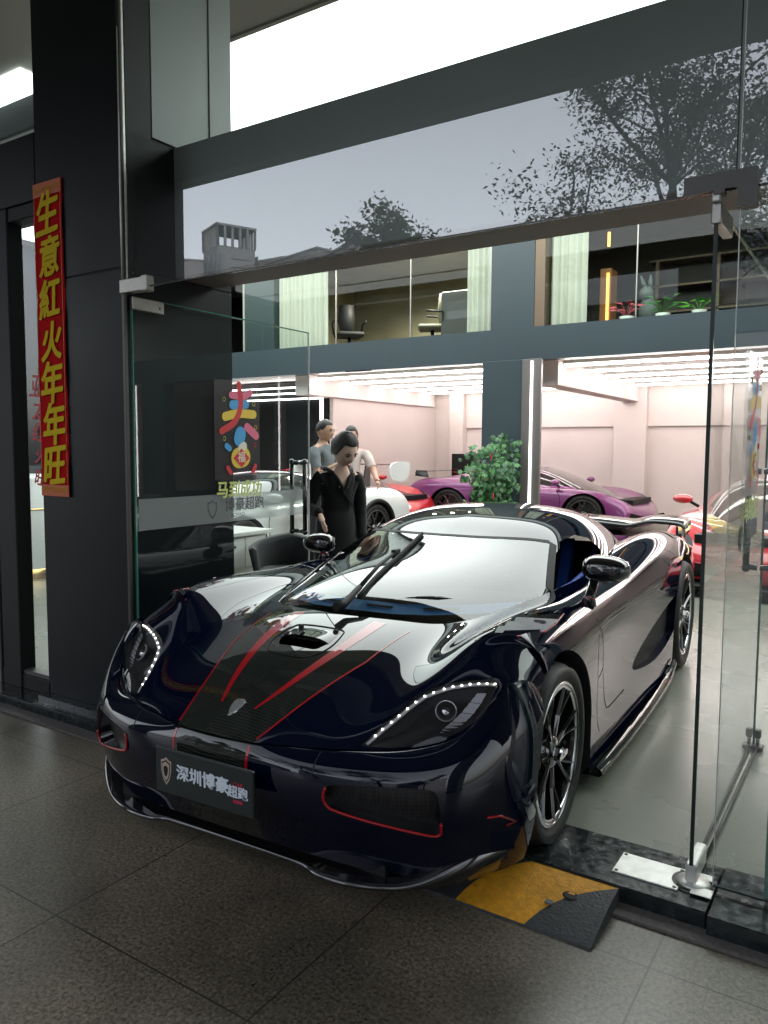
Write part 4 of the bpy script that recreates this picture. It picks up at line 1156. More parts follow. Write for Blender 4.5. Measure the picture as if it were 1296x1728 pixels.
def curtain(label, x0, x1, y=10.72, z0=3.2, z1=4.94):
    t = MB(); n = int((x1 - x0) / .012); V_ = []
    rng = random.Random(int(x0 * 100)); ph = rng.random() * 6
    for i in range(n + 1):
        x = x0 + (x1 - x0) * i / n; d = .028 * math.sin(x * 62 + ph + 1.3 * math.sin(x * 7)) + .012 * math.sin(x * 25)
        V_ += [(x, y + d, z0), (x, y + d * .8, z1)]
    t.add(V_, [(2 * i, 2 * i + 2, 2 * i + 3, 2 * i + 1) for i in range(n)], CURT, True)
    o = t.build('curtain', None, True, ((x0 + x1) / 2, y, z0)); tag(o, label, 'curtain', 'pale curtains behind the mezzanine glass')
curtain('narrow pale green curtain at the far left end of the mezzanine glass', -10.14, -9.98)
curtain('wide pale green curtain left of the khaki office on the mezzanine', -9.25, -8.17)
curtain('pale green curtain against the left side of the slate upstairs pillar', -5.48, -5.02)
curtain('pale green curtain between the bronze frame and the amber lamp', -4.16, -3.62)
t = thing('upstairs_pillar', 'slate blue pillar upstairs between the two pale curtains', 'pillar', (-4.66, 10.6, 3.2))
m = MB(); m.box((-5.0, 10.53, 3.2), (-4.33, 10.9, 5.0), TEAL, .004); m.build('shaft', t)
m = MB(); m.box((-4.33, 10.54, 3.2), (-4.18, 10.8, 4.95), BRONZE, .006); m.build('bronze_frame', t)
t = thing('upstairs_pillar', 'slate blue pillar at the far left end of the mezzanine, left of the wide curtain', 'pillar', (-9.6, 10.6, 3.2))
m = MB(); m.box((-9.97, 10.6, 3.2), (-9.27, 10.9, 5.0), TEAL, .004); m.build('shaft', t)
# pillar with its led strip
def pillar(label, x0, x1, xl, led_label=None):
    t = thing('pillar', label, 'pillar', ((x0 + x1) / 2, 10.4, 0), 0, 'showroom pillars')
    m = MB(); m.box((x0, 10.38, 0), (x1, 10.62, 2.73), TEAL, .004); m.build('shaft', t)
    m = MB(); m.box((x1, 10.36, 0), (xl, 10.42, 2.73), pmat('satin_metal', (.20, .185, .18), .45, metal=.7), .004); m.build('metal_panel', t)
    m = MB(); c = x1 + (xl - x1) * .52; m.box((c - .013, 10.345, .0), (c + .013, 10.36, 2.70), LED); m.build('led_strip', t)
pillar('slate blue pillar with a vertical light strip behind the leafy plant', -5.05, -4.42, -4.13)
pillar('slate blue pillar with a vertical light strip far right of the showroom', 1.65, 2.3, 2.58)
pillar('slate blue pillar with a vertical light strip at the right end wall', 5.4, 6.05, 6.35)
t = thing('wall_light', 'vertical white light tube on the smoked glass wall left of the people', 'light', (-8.9, 11.55, 1.2))
m = MB(); m.box((-8.98, 11.56, 1.18), (-8.93, 11.6, 2.68), LED); m.build('tube', t)
m = MB(); m.box((-9.0, 11.585, 1.15), (-8.91, 11.602, 2.70), STEELD); m.build('housing', t)
# beams and led tubes under the mezzanine
for x0, x1, lb in ((-4.42, -4.1, 'pale pink boxed ceiling beam right of the lit pillar'), (-8.95, -8.63, 'pale pink boxed ceiling beam above the dark doorway'), (1.9, 2.2, 'pale pink boxed ceiling beam at the right side of the showroom')):
    m = MB(); m.box((x0, 10.95 if x0 > -5 else 10.8, 2.40), (x1, 15.3, 2.75), PINKC, .006); o = m.build('ceiling_beam', None, True, ((x0 + x1) / 2, 13, 2.4)); tag(o, lb, 'beam', 'boxed ceiling beams')
bays = [(-8.60, -4.45, 'over the left bay'), (-4.07, 1.85, 'over the purple car and right bay'), (-14.4, -9.0, 'behind the smoked partition')]
for bi, (x0, x1, s_) in enumerate(bays[:2]):
    for k in range(5):
        y = 11.0 + k * .98
        t = thing('tube_light', '%s linear ceiling light, counted inward, %s' % (('first', 'second', 'third', 'fourth', 'fifth')[k], s_), 'ceiling light', ((x0 + x1) / 2, y, 2.68), 0, 'linear lights on the pink ceiling')
        m = MB(); m.box((x0 + .05, y - .022, 2.665), (x1 - .05, y + .022, 2.70), LEDP); m.build('tube', t)
        m = MB(); m.box((x0 + .03, y - .045, 2.70), (x1 - .03, y + .045, 2.75), WHITEW, .004); m.build('housing', t)
for k in range(3):  # glowing bars added in place of reflected light lines, no lamps hang here
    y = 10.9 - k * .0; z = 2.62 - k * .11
    t = thing('tube_light', '%s glowing bar put in for a reflected light line on the smoked glass wall' % ('topmost', 'middle', 'lowest')[k], 'ceiling light', (-11, 11.5, z), 0, 'glowing bars for reflected light lines on the smoked glass')
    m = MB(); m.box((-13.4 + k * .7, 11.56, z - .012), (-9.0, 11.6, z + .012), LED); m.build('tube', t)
# ------------------------------------------------------------------ facade: column, beam, glazing
t = thing('facade_column', 'tall charcoal clad column with the red banner, left of the open doors', 'column', (-3.64, 3.0, -.06))
m = MB()
m.box((-3.99, 2.60, -.06), (-3.28, 3.38, 2.345), CLAD, .004); m.box((-3.99, 2.60, 2.351), (-3.28, 3.38, 6.0), CLAD, .004)
m.box((-3.985, 2.605, 2.34), (-3.285, 3.37, 2.356), BLACKM)
m.build('cladding', t)
m = MB(); m.box((-3.28, 2.80, 3.045), (-3.268, 3.375, 6), CLAD2); m.box((-3.27, 3.20, 3.05), (-3.262, 3.204, 6), BLACKM); m.box((-3.28, 2.635, 2.36), (-3.268, 2.79, 6), CLAD)
m.build('side_panel', t)
m = MB(); m.box((-4.02, 2.54, -.06), (-3.24, 2.60, .03), BLKGRAN, .004); m.box((-4.05, 2.52, -.06), (-4.02, 2.60, .0), BLKGRAN, .004); m.build('plinth', t)
m = MB(); m.box((-3.279, 2.592, 0), (-3.258, 2.612, 6), STEELD, .003); m.tube([(-3.266, 2.59, z) for z in (2.3, 2.6, 3.0, 3.5)], [.003, .005, .004, .003], STEELP, n=6); m.build('corner_trim', t)
t = thing('facade_beam', 'deep grey header beam above the open doors behind the upper glass', 'beam', (-1, 3.1, 2.36))
m = MB(); m.box((-3.28, 2.95, 2.362), (4, 3.25, 3.04), BEAMM, .004); m.build('panel', t)
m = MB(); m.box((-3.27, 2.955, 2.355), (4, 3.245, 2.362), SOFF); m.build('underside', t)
t = thing('facade_beam', 'charcoal header beam above the left window beside the banner column', 'beam', (-6, 2.8, 2.8))
m = MB(); m.box((-9, 2.60, 2.80), (-3.995, 2.9, 3.16), CLAD, .004); m.build('panel', t)
# upper fixed glass
def frame_sheet(name, label, x0, x1, z0, z1, y=2.607, grp=None):
    t = thing(name, label, 'glass panel', ((x0 + x1) / 2, y, z0), 0, grp)
    m = MB(); sheet(m, x0, x1, y, z0, z1, PANE2); m.build('glass', t)
    m = MB(); m.box((x0, y - .004, z0 - .004), (x1, y + .006, z0 + .002), DEDGE); m.box((x1 - .003, y - .005, z0), (x1, y + .005, z1), DEDGE); m.box((x0, y - .005, z0), (x0 + .002, y + .005, z1), STEELP); m.build('glass_edge', t)
    return t
frame_sheet('transom_glass', 'large clear glass panel above the open doorway reflecting sky, a tower and trees', -3.25, -.425, 2.238, 5.4, grp='upper shop front glass')
frame_sheet('transom_glass', 'upper glass panel right of the vertical seam at the top right', -.417, 4.0, 2.238, 5.4, grp='upper shop front glass')
t = frame_sheet('fixed_pane', 'tall fixed glass pane right of the open right door', -.412, 1.2, .03, 2.236)
m = MB(); m.box((-.262, 2.62, .03), (-.250, 2.86, 2.23), GEDGE); m.build('glass_fin', t)
# left bay window
t = thing('shop_window', 'tall black framed window left of the red banner column', 'window', (-4.5, 2.65, 0))
m = MB(); m.box((-4.46, 2.60, .0), (-4.28, 2.70, 2.80), BLACKM, .006); m.box((-4.02, 2.61, 0), (-3.99, 2.70, 2.80), BLACKM, .004)
m.box((-4.30, 2.61, 0), (-4.0, 2.69, .09), BLACKM, .006); m.box((-4.30, 2.615, .09), (-4.0, 2.68, .115), STEELD, .004); m.box((-9, 2.61, 0), (-4.45, 2.69, .10), BLACKM, .006); m.box((-9, 2.61, 2.72), (-3.99, 2.69, 2.80), BLACKM, .006)
m.box((-4.62, 2.60, 0), (-4.49, 2.68, 2.80), STEELD, .006); m.build('frame', t)
m = MB(); sheet(m, -4.28, -4.02, 2.65, .10, 2.73, PANE); sheet(m, -9, -4.62, 2.65, .10, 2.73, PANE); m.build('pane', t)
m = MB(); sheet(m, -9, -4.0, 2.62, 3.16, 5.4, PANE); m.build('upper_pane', t)
t = thing('air_grille', 'pale ribbed ventilation grille seen high through the left window', 'vent', (-7, 6, 3.9))
m = MB()
for k in range(16): m.box((-11, 5.2 + k * .04, 4.62 + k * .012), (-7.7, 5.22 + k * .04, 4.63 + k * .012), STEEL)
m.box((-11, 5.15, 4.84), (-7.7, 5.9, 4.88), WHITEW); m.build('slats', t)
m = MB(); m.box((-11.1, 5.1, 4.88), (-7.6, 5.15, 5.2), TEAL); m.build('frame', t)
# ------------------------------------------------------------------ glass doors, opened inward
def glass_door(label, X, y0, y1, side):
    t = thing('glass_door', label, 'door', (X, y0, 0), 0, 'frameless glass doors folded open')
    m = MB(); sheetx(m, X, y0 + .004, y1 - .002, .012, 2.205, PANE); m.build('glass', t)
    m = MB(); m.box((X - .006, y0 - .004, .012), (X + .006, y0 + .004, 2.205), GEDGE if side < 0 else DEDGE); m.build('hinge_edge', t)
    m = MB(); m.box((X - .005, y1 - .002, .012), (X + .005, y1 + .002, 2.205), STEELP if side < 0 else GEDGE); m.box((X - .005, y0, 2.203), (X + .005, y1, 2.209), GEDGE); m.build('free_edge', t)
    m = MB(); m.box((X - .016, y0 - .005, 2.142), (X + .016, y0 + .20, 2.207), STEEL, .004); m.lathe([(0, .018), (.006, .018), (.008, .014)], STEELD, n=12, origin=(X, y0 + .17, 2.17), axis='X'); m.build('patch_fitting', t)
    m = MB(); m.box((X - .018, y0 - .005, .008), (X + .018, y0 + .17, .075), STEELP, .005); m.build('bottom_fitting', t)
    m = MB(); ya, yb = (y1 - .20, y1 - .045)
    for s_ in (1, -1):
        xx = X + s_ * .055
        m.tube([(xx, y1 - .11, .885), (xx, y1 - .11, 1.365)], .0155, BLACKG, n=14)
        for z in (.90, 1.35): m.tube([(X + s_ * .006, y1 - .11, z), (xx + s_ * .0, y1 - .11, z)], .0145, BLACKG, n=12)
        for z in (.895, 1.355): m.ellipsoid((xx, y1 - .11, z), (.019, .019, .021), BLACKG, 12, 8)
    m.build('pull_handle', t)
    m = MB(); sheetx(m, X + (.0025 if side < 0 else -.0025), y0 + .02, y1 - .004, 1.01, 1.175, FROST); m.build('frosted_band', t)
    return t
dl = glass_door('left frameless glass door with a colourful new year sticker, standing open against the column', -3.25, 2.63, 4.06, -1)
dr = glass_door('right frameless glass door with a dark edge, standing open right of the car', -.48, 2.615, 4.05, 1)
# logo on the bands
GREYT = pmat('logo_grey', (.10, .11, .11), .6)
for d_, X, s_ in ((dl, -3.247, 1), (dr, -.477, 1)):
    yc = 3.36 if d_ is dl else 3.55
    text_obj('logo_lettering', '博豪超跑', .085, GREYT, d_, (X, yc + .08, 1.105), (0, 1, 0), (0, 0, 1), .0004, .0004, fat=.0012)
    text_obj('logo_lettering', 'BOHAO', .032, GREYT, d_, (X, yc + .02, 1.045), (0, 1, 0), (0, 0, 1), .0004, .0004)
    m = MB(); m.prism([(yc - .19 + a * .075, 1.09 + b * .10) for a, b in sh2], X, X + .001, GREYT, 'YZ'); m.prism([(yc - .19 + a * .055, 1.09 + b * .075) for a, b in sh2], X + .001, X + .0015, FROST, 'YZ'); m.build('logo_shield', d_)
# new year sticker: spring character built of coloured strokes
def sticker(label, X, y0, z0, w, h):
    t = thing('window_sticker', label, 'sticker', (X, y0 + w / 2, z0), 0, 'new year stickers on the glass doors')
    def col(n, c): return pmat('sticker_' + n, c, .5)
    PK, BL, YE, RD, GR, OR = col('pink', (.75, .16, .26)), col('blue', (.06, .35, .68)), col('yellow', (.78, .56, .06)), col('red', (.62, .03, .04)), col('lime', (.62, .66, .22)), col('cream', (.8, .75, .6))
    m = MB(); sheetx(m, X, y0, y0 + w, z0 + h * .18, z0 + h, glassmat('sticker_film', (.86, .80, .84), 1.45, 1.0, .3, .05)); m.build('film', t)
    def P(u, v): return (X + .003, y0 + u * w, z0 + v * h)
    def stroke(pts, r, mat, k=0):
        m = MB(); q = [Vector(P(*p)) + Vector((.0004 * k, 0, 0)) for p in pts]
        q = smooth_line(q, 6) if len(q) > 2 else q; V_ = []; n = len(q)
        for i, p in enumerate(q):
            tn = (q[min(i + 1, n - 1)] - q[max(i - 1, 0)]).normalized(); sd = Vector((0, -tn.z, tn.y)); V_ += [tuple(p + sd * r), tuple(p - sd * r)]
        F_ = [(2 * i, 2 * i + 1, 2 * i + 3, 2 * i + 2) for i in range(n - 1)]
        for ci, e in enumerate((q[0], q[-1])):
            b_ = len(V_); V_ += [(e.x + .00012 + .0001 * ci, e.y + r * math.cos(a * math.pi / 8), e.z + r * math.sin(a * math.pi / 8)) for a in range(16)]; F_.append(tuple(range(b_, b_ + 16)))
        m.add(V_, F_, mat); m.build('brush_stroke', t)
    stroke([(.36, .88), (.60, .875), (.78, .91)], .021, PK, 0)
    stroke([(.38, .80), (.68, .81)], .026, BL, 1)
    stroke([(.22, .70), (.5, .73), (.85, .73)], .026, YE, 2)
    stroke([(.52, .97), (.56, .80), (.42, .66), (.14, .58)], .020, RD, 3)
    stroke([(.70, .62), (.90, .55)], .026, PK, 4)
    stroke([(.52, .52), (.55, .56)], .045, BL, 5)
    stroke([(.50, .36), (.60, .37)], .062, YE, 6)
    stroke([(.56, .44), (.62, .46)], .026, OR, 7)
    stroke([(.26, .28), (.32, .24)], .014, RD, 8); stroke([(.82, .24), (.88, .29)], .014, RD, 8); stroke([(.24, .46), (.30, .44)], .018, BL, 8)
    m = MB(); m.add([P(.38, .36), P(.56, .28), P(.74, .36), P(.56, .44)], [(0, 1, 2, 3)], RD); m.V = [(v[0] + .004, v[1], v[2]) for v in m.V]; m.build('diamond', t)
    text_obj('lettering', '福', .068, OR, t, (X + .0085, y0 + .56 * w, z0 + .362 * h), (0, 1, 0), (0, 0, 1), .0003, .0002, fat=.0008)
    text_obj('lettering', '马到成功', .105, GR, t, (X + .004, y0 + .52 * w, z0 + .09 * h), (0, 1, 0), (0, 0, 1), .0003, .0004, xscale=.92, shear=.1, fat=.003)
    for (u, v) in ((.2, .84), (.86, .82), (.9, .62), (.2, .52), (.88, .47), (.9, .92)):
        m = MB(); m.tube([P(u + .03 * math.cos(a), v + .018 * math.sin(a)) for a in np.linspace(0, 6.28, 9)[:-1]], .0022, (YE, RD, GR)[int(u * 100) % 3], n=4, closed=True); m.build('doodle', t)
sticker('colourful new year sticker on the left glass door', -3.243, 3.19, 1.13, .38, .71)
sticker('faint new year sticker seen edge-on on the right glass door', -.474, 3.36, 1.13, .38, .71)
# fittings
t = thing('door_clamp', 'dark angled patch fitting at the head of the right door', 'clamp', (-.47, 2.60, 2.18))
m = MB(); m.prism([(-.574, 2.232), (-.487, 2.236), (-.487, 2.225), (-.455, 2.225), (-.455, 2.238), (-.418, 2.238), (-.418, 2.178), (-.364, 2.176), (-.364, 2.288), (-.574, 2.288)], 2.585, 2.63, STEELD, 'XZ'); m.build('plate', t)
m = MB(); m.box((-.492, 2.592, 2.205), (-.468, 2.622, 2.235), STEELP, .003); m.build('pivot', t)
t = thing('door_clamp', 'small steel clamp on the column at the head of the left door', 'clamp', (-3.18, 2.60, 2.22))
m = MB(); m.box((-3.285, 2.585, 2.216), (-3.085, 2.63, 2.284), STEEL, .004); m.box((-3.12, 2.582, 2.212), (-3.078, 2.633, 2.288), STEEL, .004); m.build('plate', t)
t = thing('floor_spring', 'long steel floor plate under the right door pivot', 'floor plate', (-.60, 2.62, 0))
m = MB(); m.box((-.722, 2.548, .004), (-.508, 2.692, .010), STEELP, .0015); m.box((-.47, 2.548, .011), (-.405, 2.60, .014), STEELP, .001); m.box((-.47, 2.655, .011), (-.42, 2.692, .014), STEELP, .001); m.build('plate', t)
m = MB()
for x, y in ((-.71, 2.56), (-.71, 2.68), (-.52, 2.56), (-.52, 2.68)): m.lathe([(0, .0125), (.005, .012), (.007, .010)], STEELD, n=10, origin=(x, y, 0))
split_far(m.build('screw', t), .01)
m = MB(); m.lathe([(.0, .011), (.058, .011), (.060, .014), (.063, .004)], STEELD, n=28, origin=(-.48, 2.625, 0)); m.lathe([(0, .016), (.05, .016), (.052, .011)], STEELP, n=28, origin=(-.475, 2.628, 0)); m.build('pivot', t)
t = thing('door_stop', 'thin dark floor rail with a steel catch behind the right door', 'rail', (-.47, 3.3, 0))
m = MB(); m.tube([(-.468, 2.74, .012), (-.462, 4.02, .012)], .006, STEELD, n=6); m.build('rail', t)
m = MB(); m.box((-.487, 4.00, .004), (-.435, 4.06, .022), STEELD, .004); m.tube([(-.461, 4.03, .02), (-.461, 4.035, .085)], .009, STEEL, n=8); m.box((-.475, 4.015, .06), (-.447, 4.05, .10), STEELD, .004); m.build('catch', t)
# speed ramp of rubber, yellow and black
t = thing('rubber_ramp', 'short yellow and black rubber kerb ramp on the paving in front of the threshold', 'ramp', (-.90, 2.34, -.06))
def rampmat(name, c, b_=.5): return pmat(name, c, .6, noise=.22, nscale=35, bump=b_, bscale=90)
YR, KR = rampmat('ramp_yellow', (.60, .27, .010)), rampmat('ramp_black', (.030, .032, .034))
nx, ny = 88, 28; V_ = []; X0r, X1r, Y0r, Y1r = -1.62, -.675, 2.19, 2.474
for i in range(nx + 1):
    for j in range(ny + 1):
        x = X0r + (X1r - X0r) * i / nx; y = Y0r + (Y1r - Y0r) * j / ny; v = j / ny
        z = -.052 + .048 * math.sin(min(v * 1.05, 1) * math.pi / 2) ** .9
        V_.append((x, y, z))
# crisp diagonal: replaced by a cut surface
ramp = Surf(); G_ = np.array(V_).reshape(nx + 1, ny + 1, 3); ramp.grid(G_)
def dfield(V): 
    u = -(V[:, 0] - X1r) / (Y1r - Y0r); v = (V[:, 1] - Y0r) / (Y1r - Y0r)
    a = .95 - .95 * v ** 1.0 + .12 * np.sin(v * math.pi); return np.maximum(.76 - .76 * v + .12 * np.sin(v * math.pi) - u, u - (1.62 - .54 * v + .10 * np.sin(v * math.pi)))
ramp.cut(dfield, 1); ramp.normals(); fr = bool(ramp.N[30][2] < 0); ramp.normals(fr)
for tg, nm, mt in ((0, 'yellow_stripe', YR), (1, 'black_rubber', KR)):
    V3, F3, N3, _ = ramp.part((tg,), fr); mkobj(nm, V3, F3, mt, t, True, None, N3, True)
m = MB(); P_ = [V_[nx * (ny + 1) + j] for j in range(ny + 1)]; m.add(P_ + [(p[0] + .002, p[1], -.06) for p in P_], [(j, j + 1, ny + 2 + j, ny + 1 + j) for j in range(ny)], KR)
P_ = [V_[i * (ny + 1)] for i in range(nx + 1)]; m.add(P_ + [(p[0], p[1] - .002, -.06) for p in P_], [(j + 1, j, nx + 1 + j, nx + 2 + j) for j in range(nx)], KR)
for (x, y) in ((-.80, 2.36),):
    z = -.052 + .048 * math.sin(.62 * math.pi / 2) ** .9; m.lathe([(.012, z + .0005), (.020, z + .003), (.026, z + .0005)], BLACKM, n=20, origin=(x, y, 0)); m.lathe([(0, z + .001), (.013, z + .001)], BLACKM, n=16, origin=(x, y, 0))
m.box((-.862, 2.285, -.022), (-.838, 2.31, -.0165), pmat('reflector_grey', (.10, .12, .12), .4), .002); m.build('side_edge', t)
# red banner
t = thing('red_banner', 'tall red new year couplet with gold brush writing, pasted on the charcoal column', 'banner', (-3.872, 2.595, 1.17))
BR = pmat('banner_red', (.42, .004, .006), .85, spec=.1, noise=.1, nscale=6); GD = pmat('banner_gold', (.60, .44, .02), .8, spec=.1); BO = pmat('banner_border', (.50, .10, .02), .5)
m = MB(); zz = np.linspace(1.17, 2.875, 40); V_ = []
for z in zz:
    o_ = .0035 * math.sin(z * 9) + .002 * math.sin(z * 23)
    for x in (-3.998, -3.93, -3.81, -3.745): V_.append((x, 2.593 + o_ * (1 if x in (-3.998, -3.745) else .3), z))
m.add(V_, [(i * 4 + k, i * 4 + k + 1, i * 4 + 5 + k, i * 4 + 4 + k) for i in range(39) for k in range(3)], BR, True); m.build('paper', t)
m = MB(); y = 2.5875
m.box((-3.996, y, 2.80), (-3.747, y + .0005, 2.872), BO); m.box((-3.996, y, 1.172), (-3.747, y + .0005, 1.235), BO)
for z0_ in (2.812, 1.185):
    for k in range(9): m.tube([(-3.982 + k * .026 + .009 * math.cos(a), y - .0008, z0_ + .022 + .014 * math.sin(a)) for a in np.linspace(0, 5.5, 8)], .0016, GD, n=4)
m.box((-3.990, y - .001, 1.24), (-3.986, y, 2.80), BO); m.box((-3.757, y - .001, 1.24), (-3.753, y, 2.80), BO); m.build('border', t)
for i, ch in enumerate('生意紅火年年旺'):
    z = 2.685 - i * .2265
    text_obj('lettering', ch, .225 * (1.08 if i in (0, 4, 5, 6) else .98), GD, t, (-3.872 + (.006 if i % 2 else -.004), 2.585, z), (1, 0, .10), (-.02 * (i % 3), 0, 1), .0004, .0025, shear=.12, xscale=.86, fat=.0048)
# red writing on the window left of the banner
t = thing('window_lettering', 'red handwritten characters on the window glass beside the banner', 'lettering', (-4.12, 2.64, 1.2))
RW = pmat('red_window_paint', (.5, .01, .03), .5)
for i, ch in enumerate('亚太红火旺'): text_obj('lettering', ch, .15 - .012 * i, RW, t, (-4.10 + .015 * (i % 2), 2.640, 1.78 - i * .13), (1, 0, -.08), (0, 0, 1), .0003, .0008, shear=.3, fat=.0018)
# ------------------------------------------------------------------ desk and chair
t = thing('reception_desk', 'white desk with drawers behind the left glass door', 'desk', (-5.0, 4.9, 0))
m = MB(); m.box((-6.4, 4.43, .715), (-4.45, 5.06, .75), WHITED, .004); m.build('desktop', t)
m = MB(); m.box((-6.35, 4.50, .08), (-4.50, 5.03, .715), WHITED, .004); m.build('carcass', t)
for k in range(2):
    m = MB(); m.box((-4.497 , 4.50 + k * .25, .45), (-4.482, 4.745 + k * .25, .70), WHITED, .003); o = m.build('drawer', t)
    m = MB(); m.lathe([(0, .012), (.011, .010), (.008, 0)], BLACKM, n=12, origin=(-4.482, 4.62 + k * .25, .63), axis='X'); m.build('knob', o)
m = MB(); m.box((-6.3, 4.55, 0), (-4.55, 5.0, .08), BLACKM); m.build('plinth', t)
# ------------------------------------------------------------------ the other cars: wedge-shaped supercars
def supercar(label, col, loc, heading, style, group='supercars parked inside the showroom', roofcol=None, accents=None, fine=1.0):
    t = thing('parked_car', label, 'car', loc, heading, group)
    PM = paint('car_paint_' + style, col, 1.55, rough=.3, metal=.25 if style in ('purple',) else 0)
    RM = roofcol or PM
    S = []
    def s_(x, sw, rows): S.append([(x - sw * (abs(y) / .95) ** 2.2, y, z) for y, z in rows])
    s_(.93, .22, [(0, .14), (.2, .14), (.42, .14), (.60, .14), (.75, .14), (.86, .14), (.93, .14), (.95, .135), (.95, .13), (.95, .12)])
    s_(1.00, .24, [(0, .24), (.2, .24), (.42, .24), (.60, .25), (.75, .27), (.86, .30), (.93, .29), (.955, .24), (.955, .18), (.95, .12)])
    s_(.97, .25, [(0, .40), (.2, .40), (.42, .41), (.60, .43), (.75, .47), (.86, .50), (.93, .46), (.96, .36), (.96, .22), (.95, .12)])
    s_(.80, .24, [(0, .50), (.2, .50), (.42, .51), (.60, .54), (.75, .585), (.86, .61), (.935, .56), (.965, .42), (.965, .25), (.95, .12)])
    s_(.50, .14, [(0, .585), (.2, .59), (.42, .60), (.60, .64), (.75, .69), (.86, .70), (.94, .64), (.965, .46), (.965, .26), (.95, .12)])
    s_(.15, .04, [(0, .67), (.2, .675), (.42, .68), (.60, .715), (.75, .755), (.86, .76), (.945, .69), (.97, .5), (.965, .27), (.95, .12)])
    s_(-.25, 0, [(0, .74), (.2, .745), (.42, .745), (.60, .755), (.75, .775), (.86, .775), (.945, .71), (.96, .5), (.95, .27), (.95, .11)])
    s_(-.75, 0, [(0, .78), (.2, .78), (.42, .78), (.60, .78), (.76, .785), (.86, .775), (.93, .71), (.94, .5), (.93, .27), (.95, .10)])
    s_(-1.4, 0, [(0, .80), (.2, .80), (.42, .80), (.62, .81), (.78, .82), (.87, .80), (.93, .73), (.92, .5), (.92, .27), (.96, .10)])
    s_(-2.0, 0, [(0, .85), (.2, .85), (.42, .86), (.62, .87), (.78, .90), (.88, .88), (.95, .78), (.955, .52), (.95, .27), (.97, .10)])
    s_(-2.55, 0, [(0, .88), (.2, .88), (.42, .89), (.62, .90), (.78, .93), (.89, .91), (.965, .80), (.985, .54), (.98, .28), (.97, .12)])
    s_(-3.1, .05, [(0, .90), (.2, .90), (.42, .905), (.62, .905), (.78, .90), (.88, .87), (.95, .78), (.965, .58), (.96, .34), (.95, .2)])
    s_(-3.42, .08, [(0, .90), (.2, .90), (.42, .90), (.62, .895), (.76, .87), (.85, .82), (.91, .74), (.93, .58), (.93, .38), (.92, .28)])
    s_(-3.50, .10, [(0, .70), (.2, .70), (.42, .70), (.62, .70), (.76, .69), (.85, .67), (.90, .63), (.91, .55), (.91, .42), (.90, .32)])
    s_(-3.46, .10, [(0, .30), (.2, .30), (.42, .30), (.62, .30), (.74, .30), (.82, .30), (.86, .30), (.88, .30), (.88, .30), (.88, .30)])
    nu, nv = int(150 * fine), int(70 * fine)
    body = Surf(S, nu, nv)
    C = []
    def c_(x, rows): C.append([(x + .26 * (1 if x > -2.5 else .5), y, z) for y, z in rows])
    c_(.05, [(0, .62), (.15, .62), (.3, .61), (.4, .60), (.46, .57), (.5, .5)])
    c_(-.22, [(0, .74), (.2, .74), (.40, .72), (.55, .69), (.63, .65), (.68, .55)])
    c_(-.60, [(0, .90), (.25, .895), (.46, .87), (.60, .82), (.70, .74), (.75, .62)])
    c_(-1.0, [(0, 1.07), (.25, 1.065), (.44, 1.04), (.57, .98), (.70, .83), (.77, .68)])
    c_(-1.4, [(0, 1.165), (.24, 1.16), (.42, 1.135), (.55, 1.06), (.70, .88), (.78, .70)])
    c_(-1.8, [(0, 1.18), (.23, 1.175), (.41, 1.15), (.54, 1.08), (.69, .91), (.79, .74)])
    c_(-2.2, [(0, 1.13), (.22, 1.125), (.39, 1.10), (.52, 1.03), (.66, .90), (.76, .76)])
    c_(-2.7, [(0, 1.02), (.2, 1.015), (.36, .99), (.47, .94), (.58, .87), (.66, .78)])
    c_(-3.2, [(0, .90), (.18, .90), (.3, .89), (.4, .86), (.48, .82), (.54, .76)])
    can = Surf(C, int(100 * fine), int(44 * fine))
    AR = [(0, .34, .40, .37), (-2.62, .35, .42, .385)]
    def arch(k):
        cx, cz, rx, rz = AR[k]
        return lambda V: np.where(V[:, 1] > .82, 1 - ((V[:, 0] - cx) / rx) ** 2 - (np.maximum(V[:, 2] - cz, 0) / rz) ** 2, -1)
    for k in (0, 1): body.cut(arch(k), 9)
    side_in = [(-1.75, .60), (-2.12, .70), (-2.18, .50), (-2.10, .34), (-1.95, .30)]
    body.cut(lambda V: np.where(V[:, 1] > .7, sdpoly(V[:, [0, 2]], side_in), -1), 3, only=(0,))
    fr_in = [(.34, .20), (.80, .18), (.90, .30), (.84, .40), (.55, .33), (.34, .30)]
    body.cut(lambda V: np.where(V[:, 0] > .55, sdpoly(V[:, 1:3], fr_in), -1), 3, only=(0,))
    body.cut(lambda V: np.where(V[:, 0] < -3.40, sdpoly(V[:, 1:3], [(-.1, .40), (.80, .40), (.80, .66), (.5, .68), (-.1, .68)]), -1), 3, only=(0,))
    body.cut(lambda V: np.where((V[:, 2] < .165 + .02 * (V[:, 0] < .3)), .02, -.02) + 0 * V[:, 0], 3, only=(0,))
    hl = [(.80, .60), (.70, .63), (.44, .79), (.34, .86), (.38, .88), (.56, .81), (.76, .67)]
    body.cut(lambda V: np.where((V[:, 2] > .45) & (V[:, 0] > .2), sdpoly(V[:, :2], hl), -1), 4, only=(0,))
    if accents:
        for poly, tg in accents: body.cut(lambda V, q=poly: np.where(V[:, 2] > .45, sdpoly(V[:, :2], q), -1), tg, only=(0,))
    body.normals(); fl = bool(body.N[np.argmin(np.abs(body.V[:, 0] + 1) + body.V[:, 1])][2] < 0); body.mirror(); body.normals(fl)
    YEL = pmat('decal_yellow', (.75, .50, .01), .4, coat=.8)
    V, F, N, T = body.part((0, 5), fl); mkobj('body_shell', V, F, [PM, YEL], t, True, [1 if q == 5 else 0 for q in T], N)
    V, F, N, T = body.part((3,), fl); split_far(mkobj('intake', V - N * .02, F, BLACKM, t, True), .02)
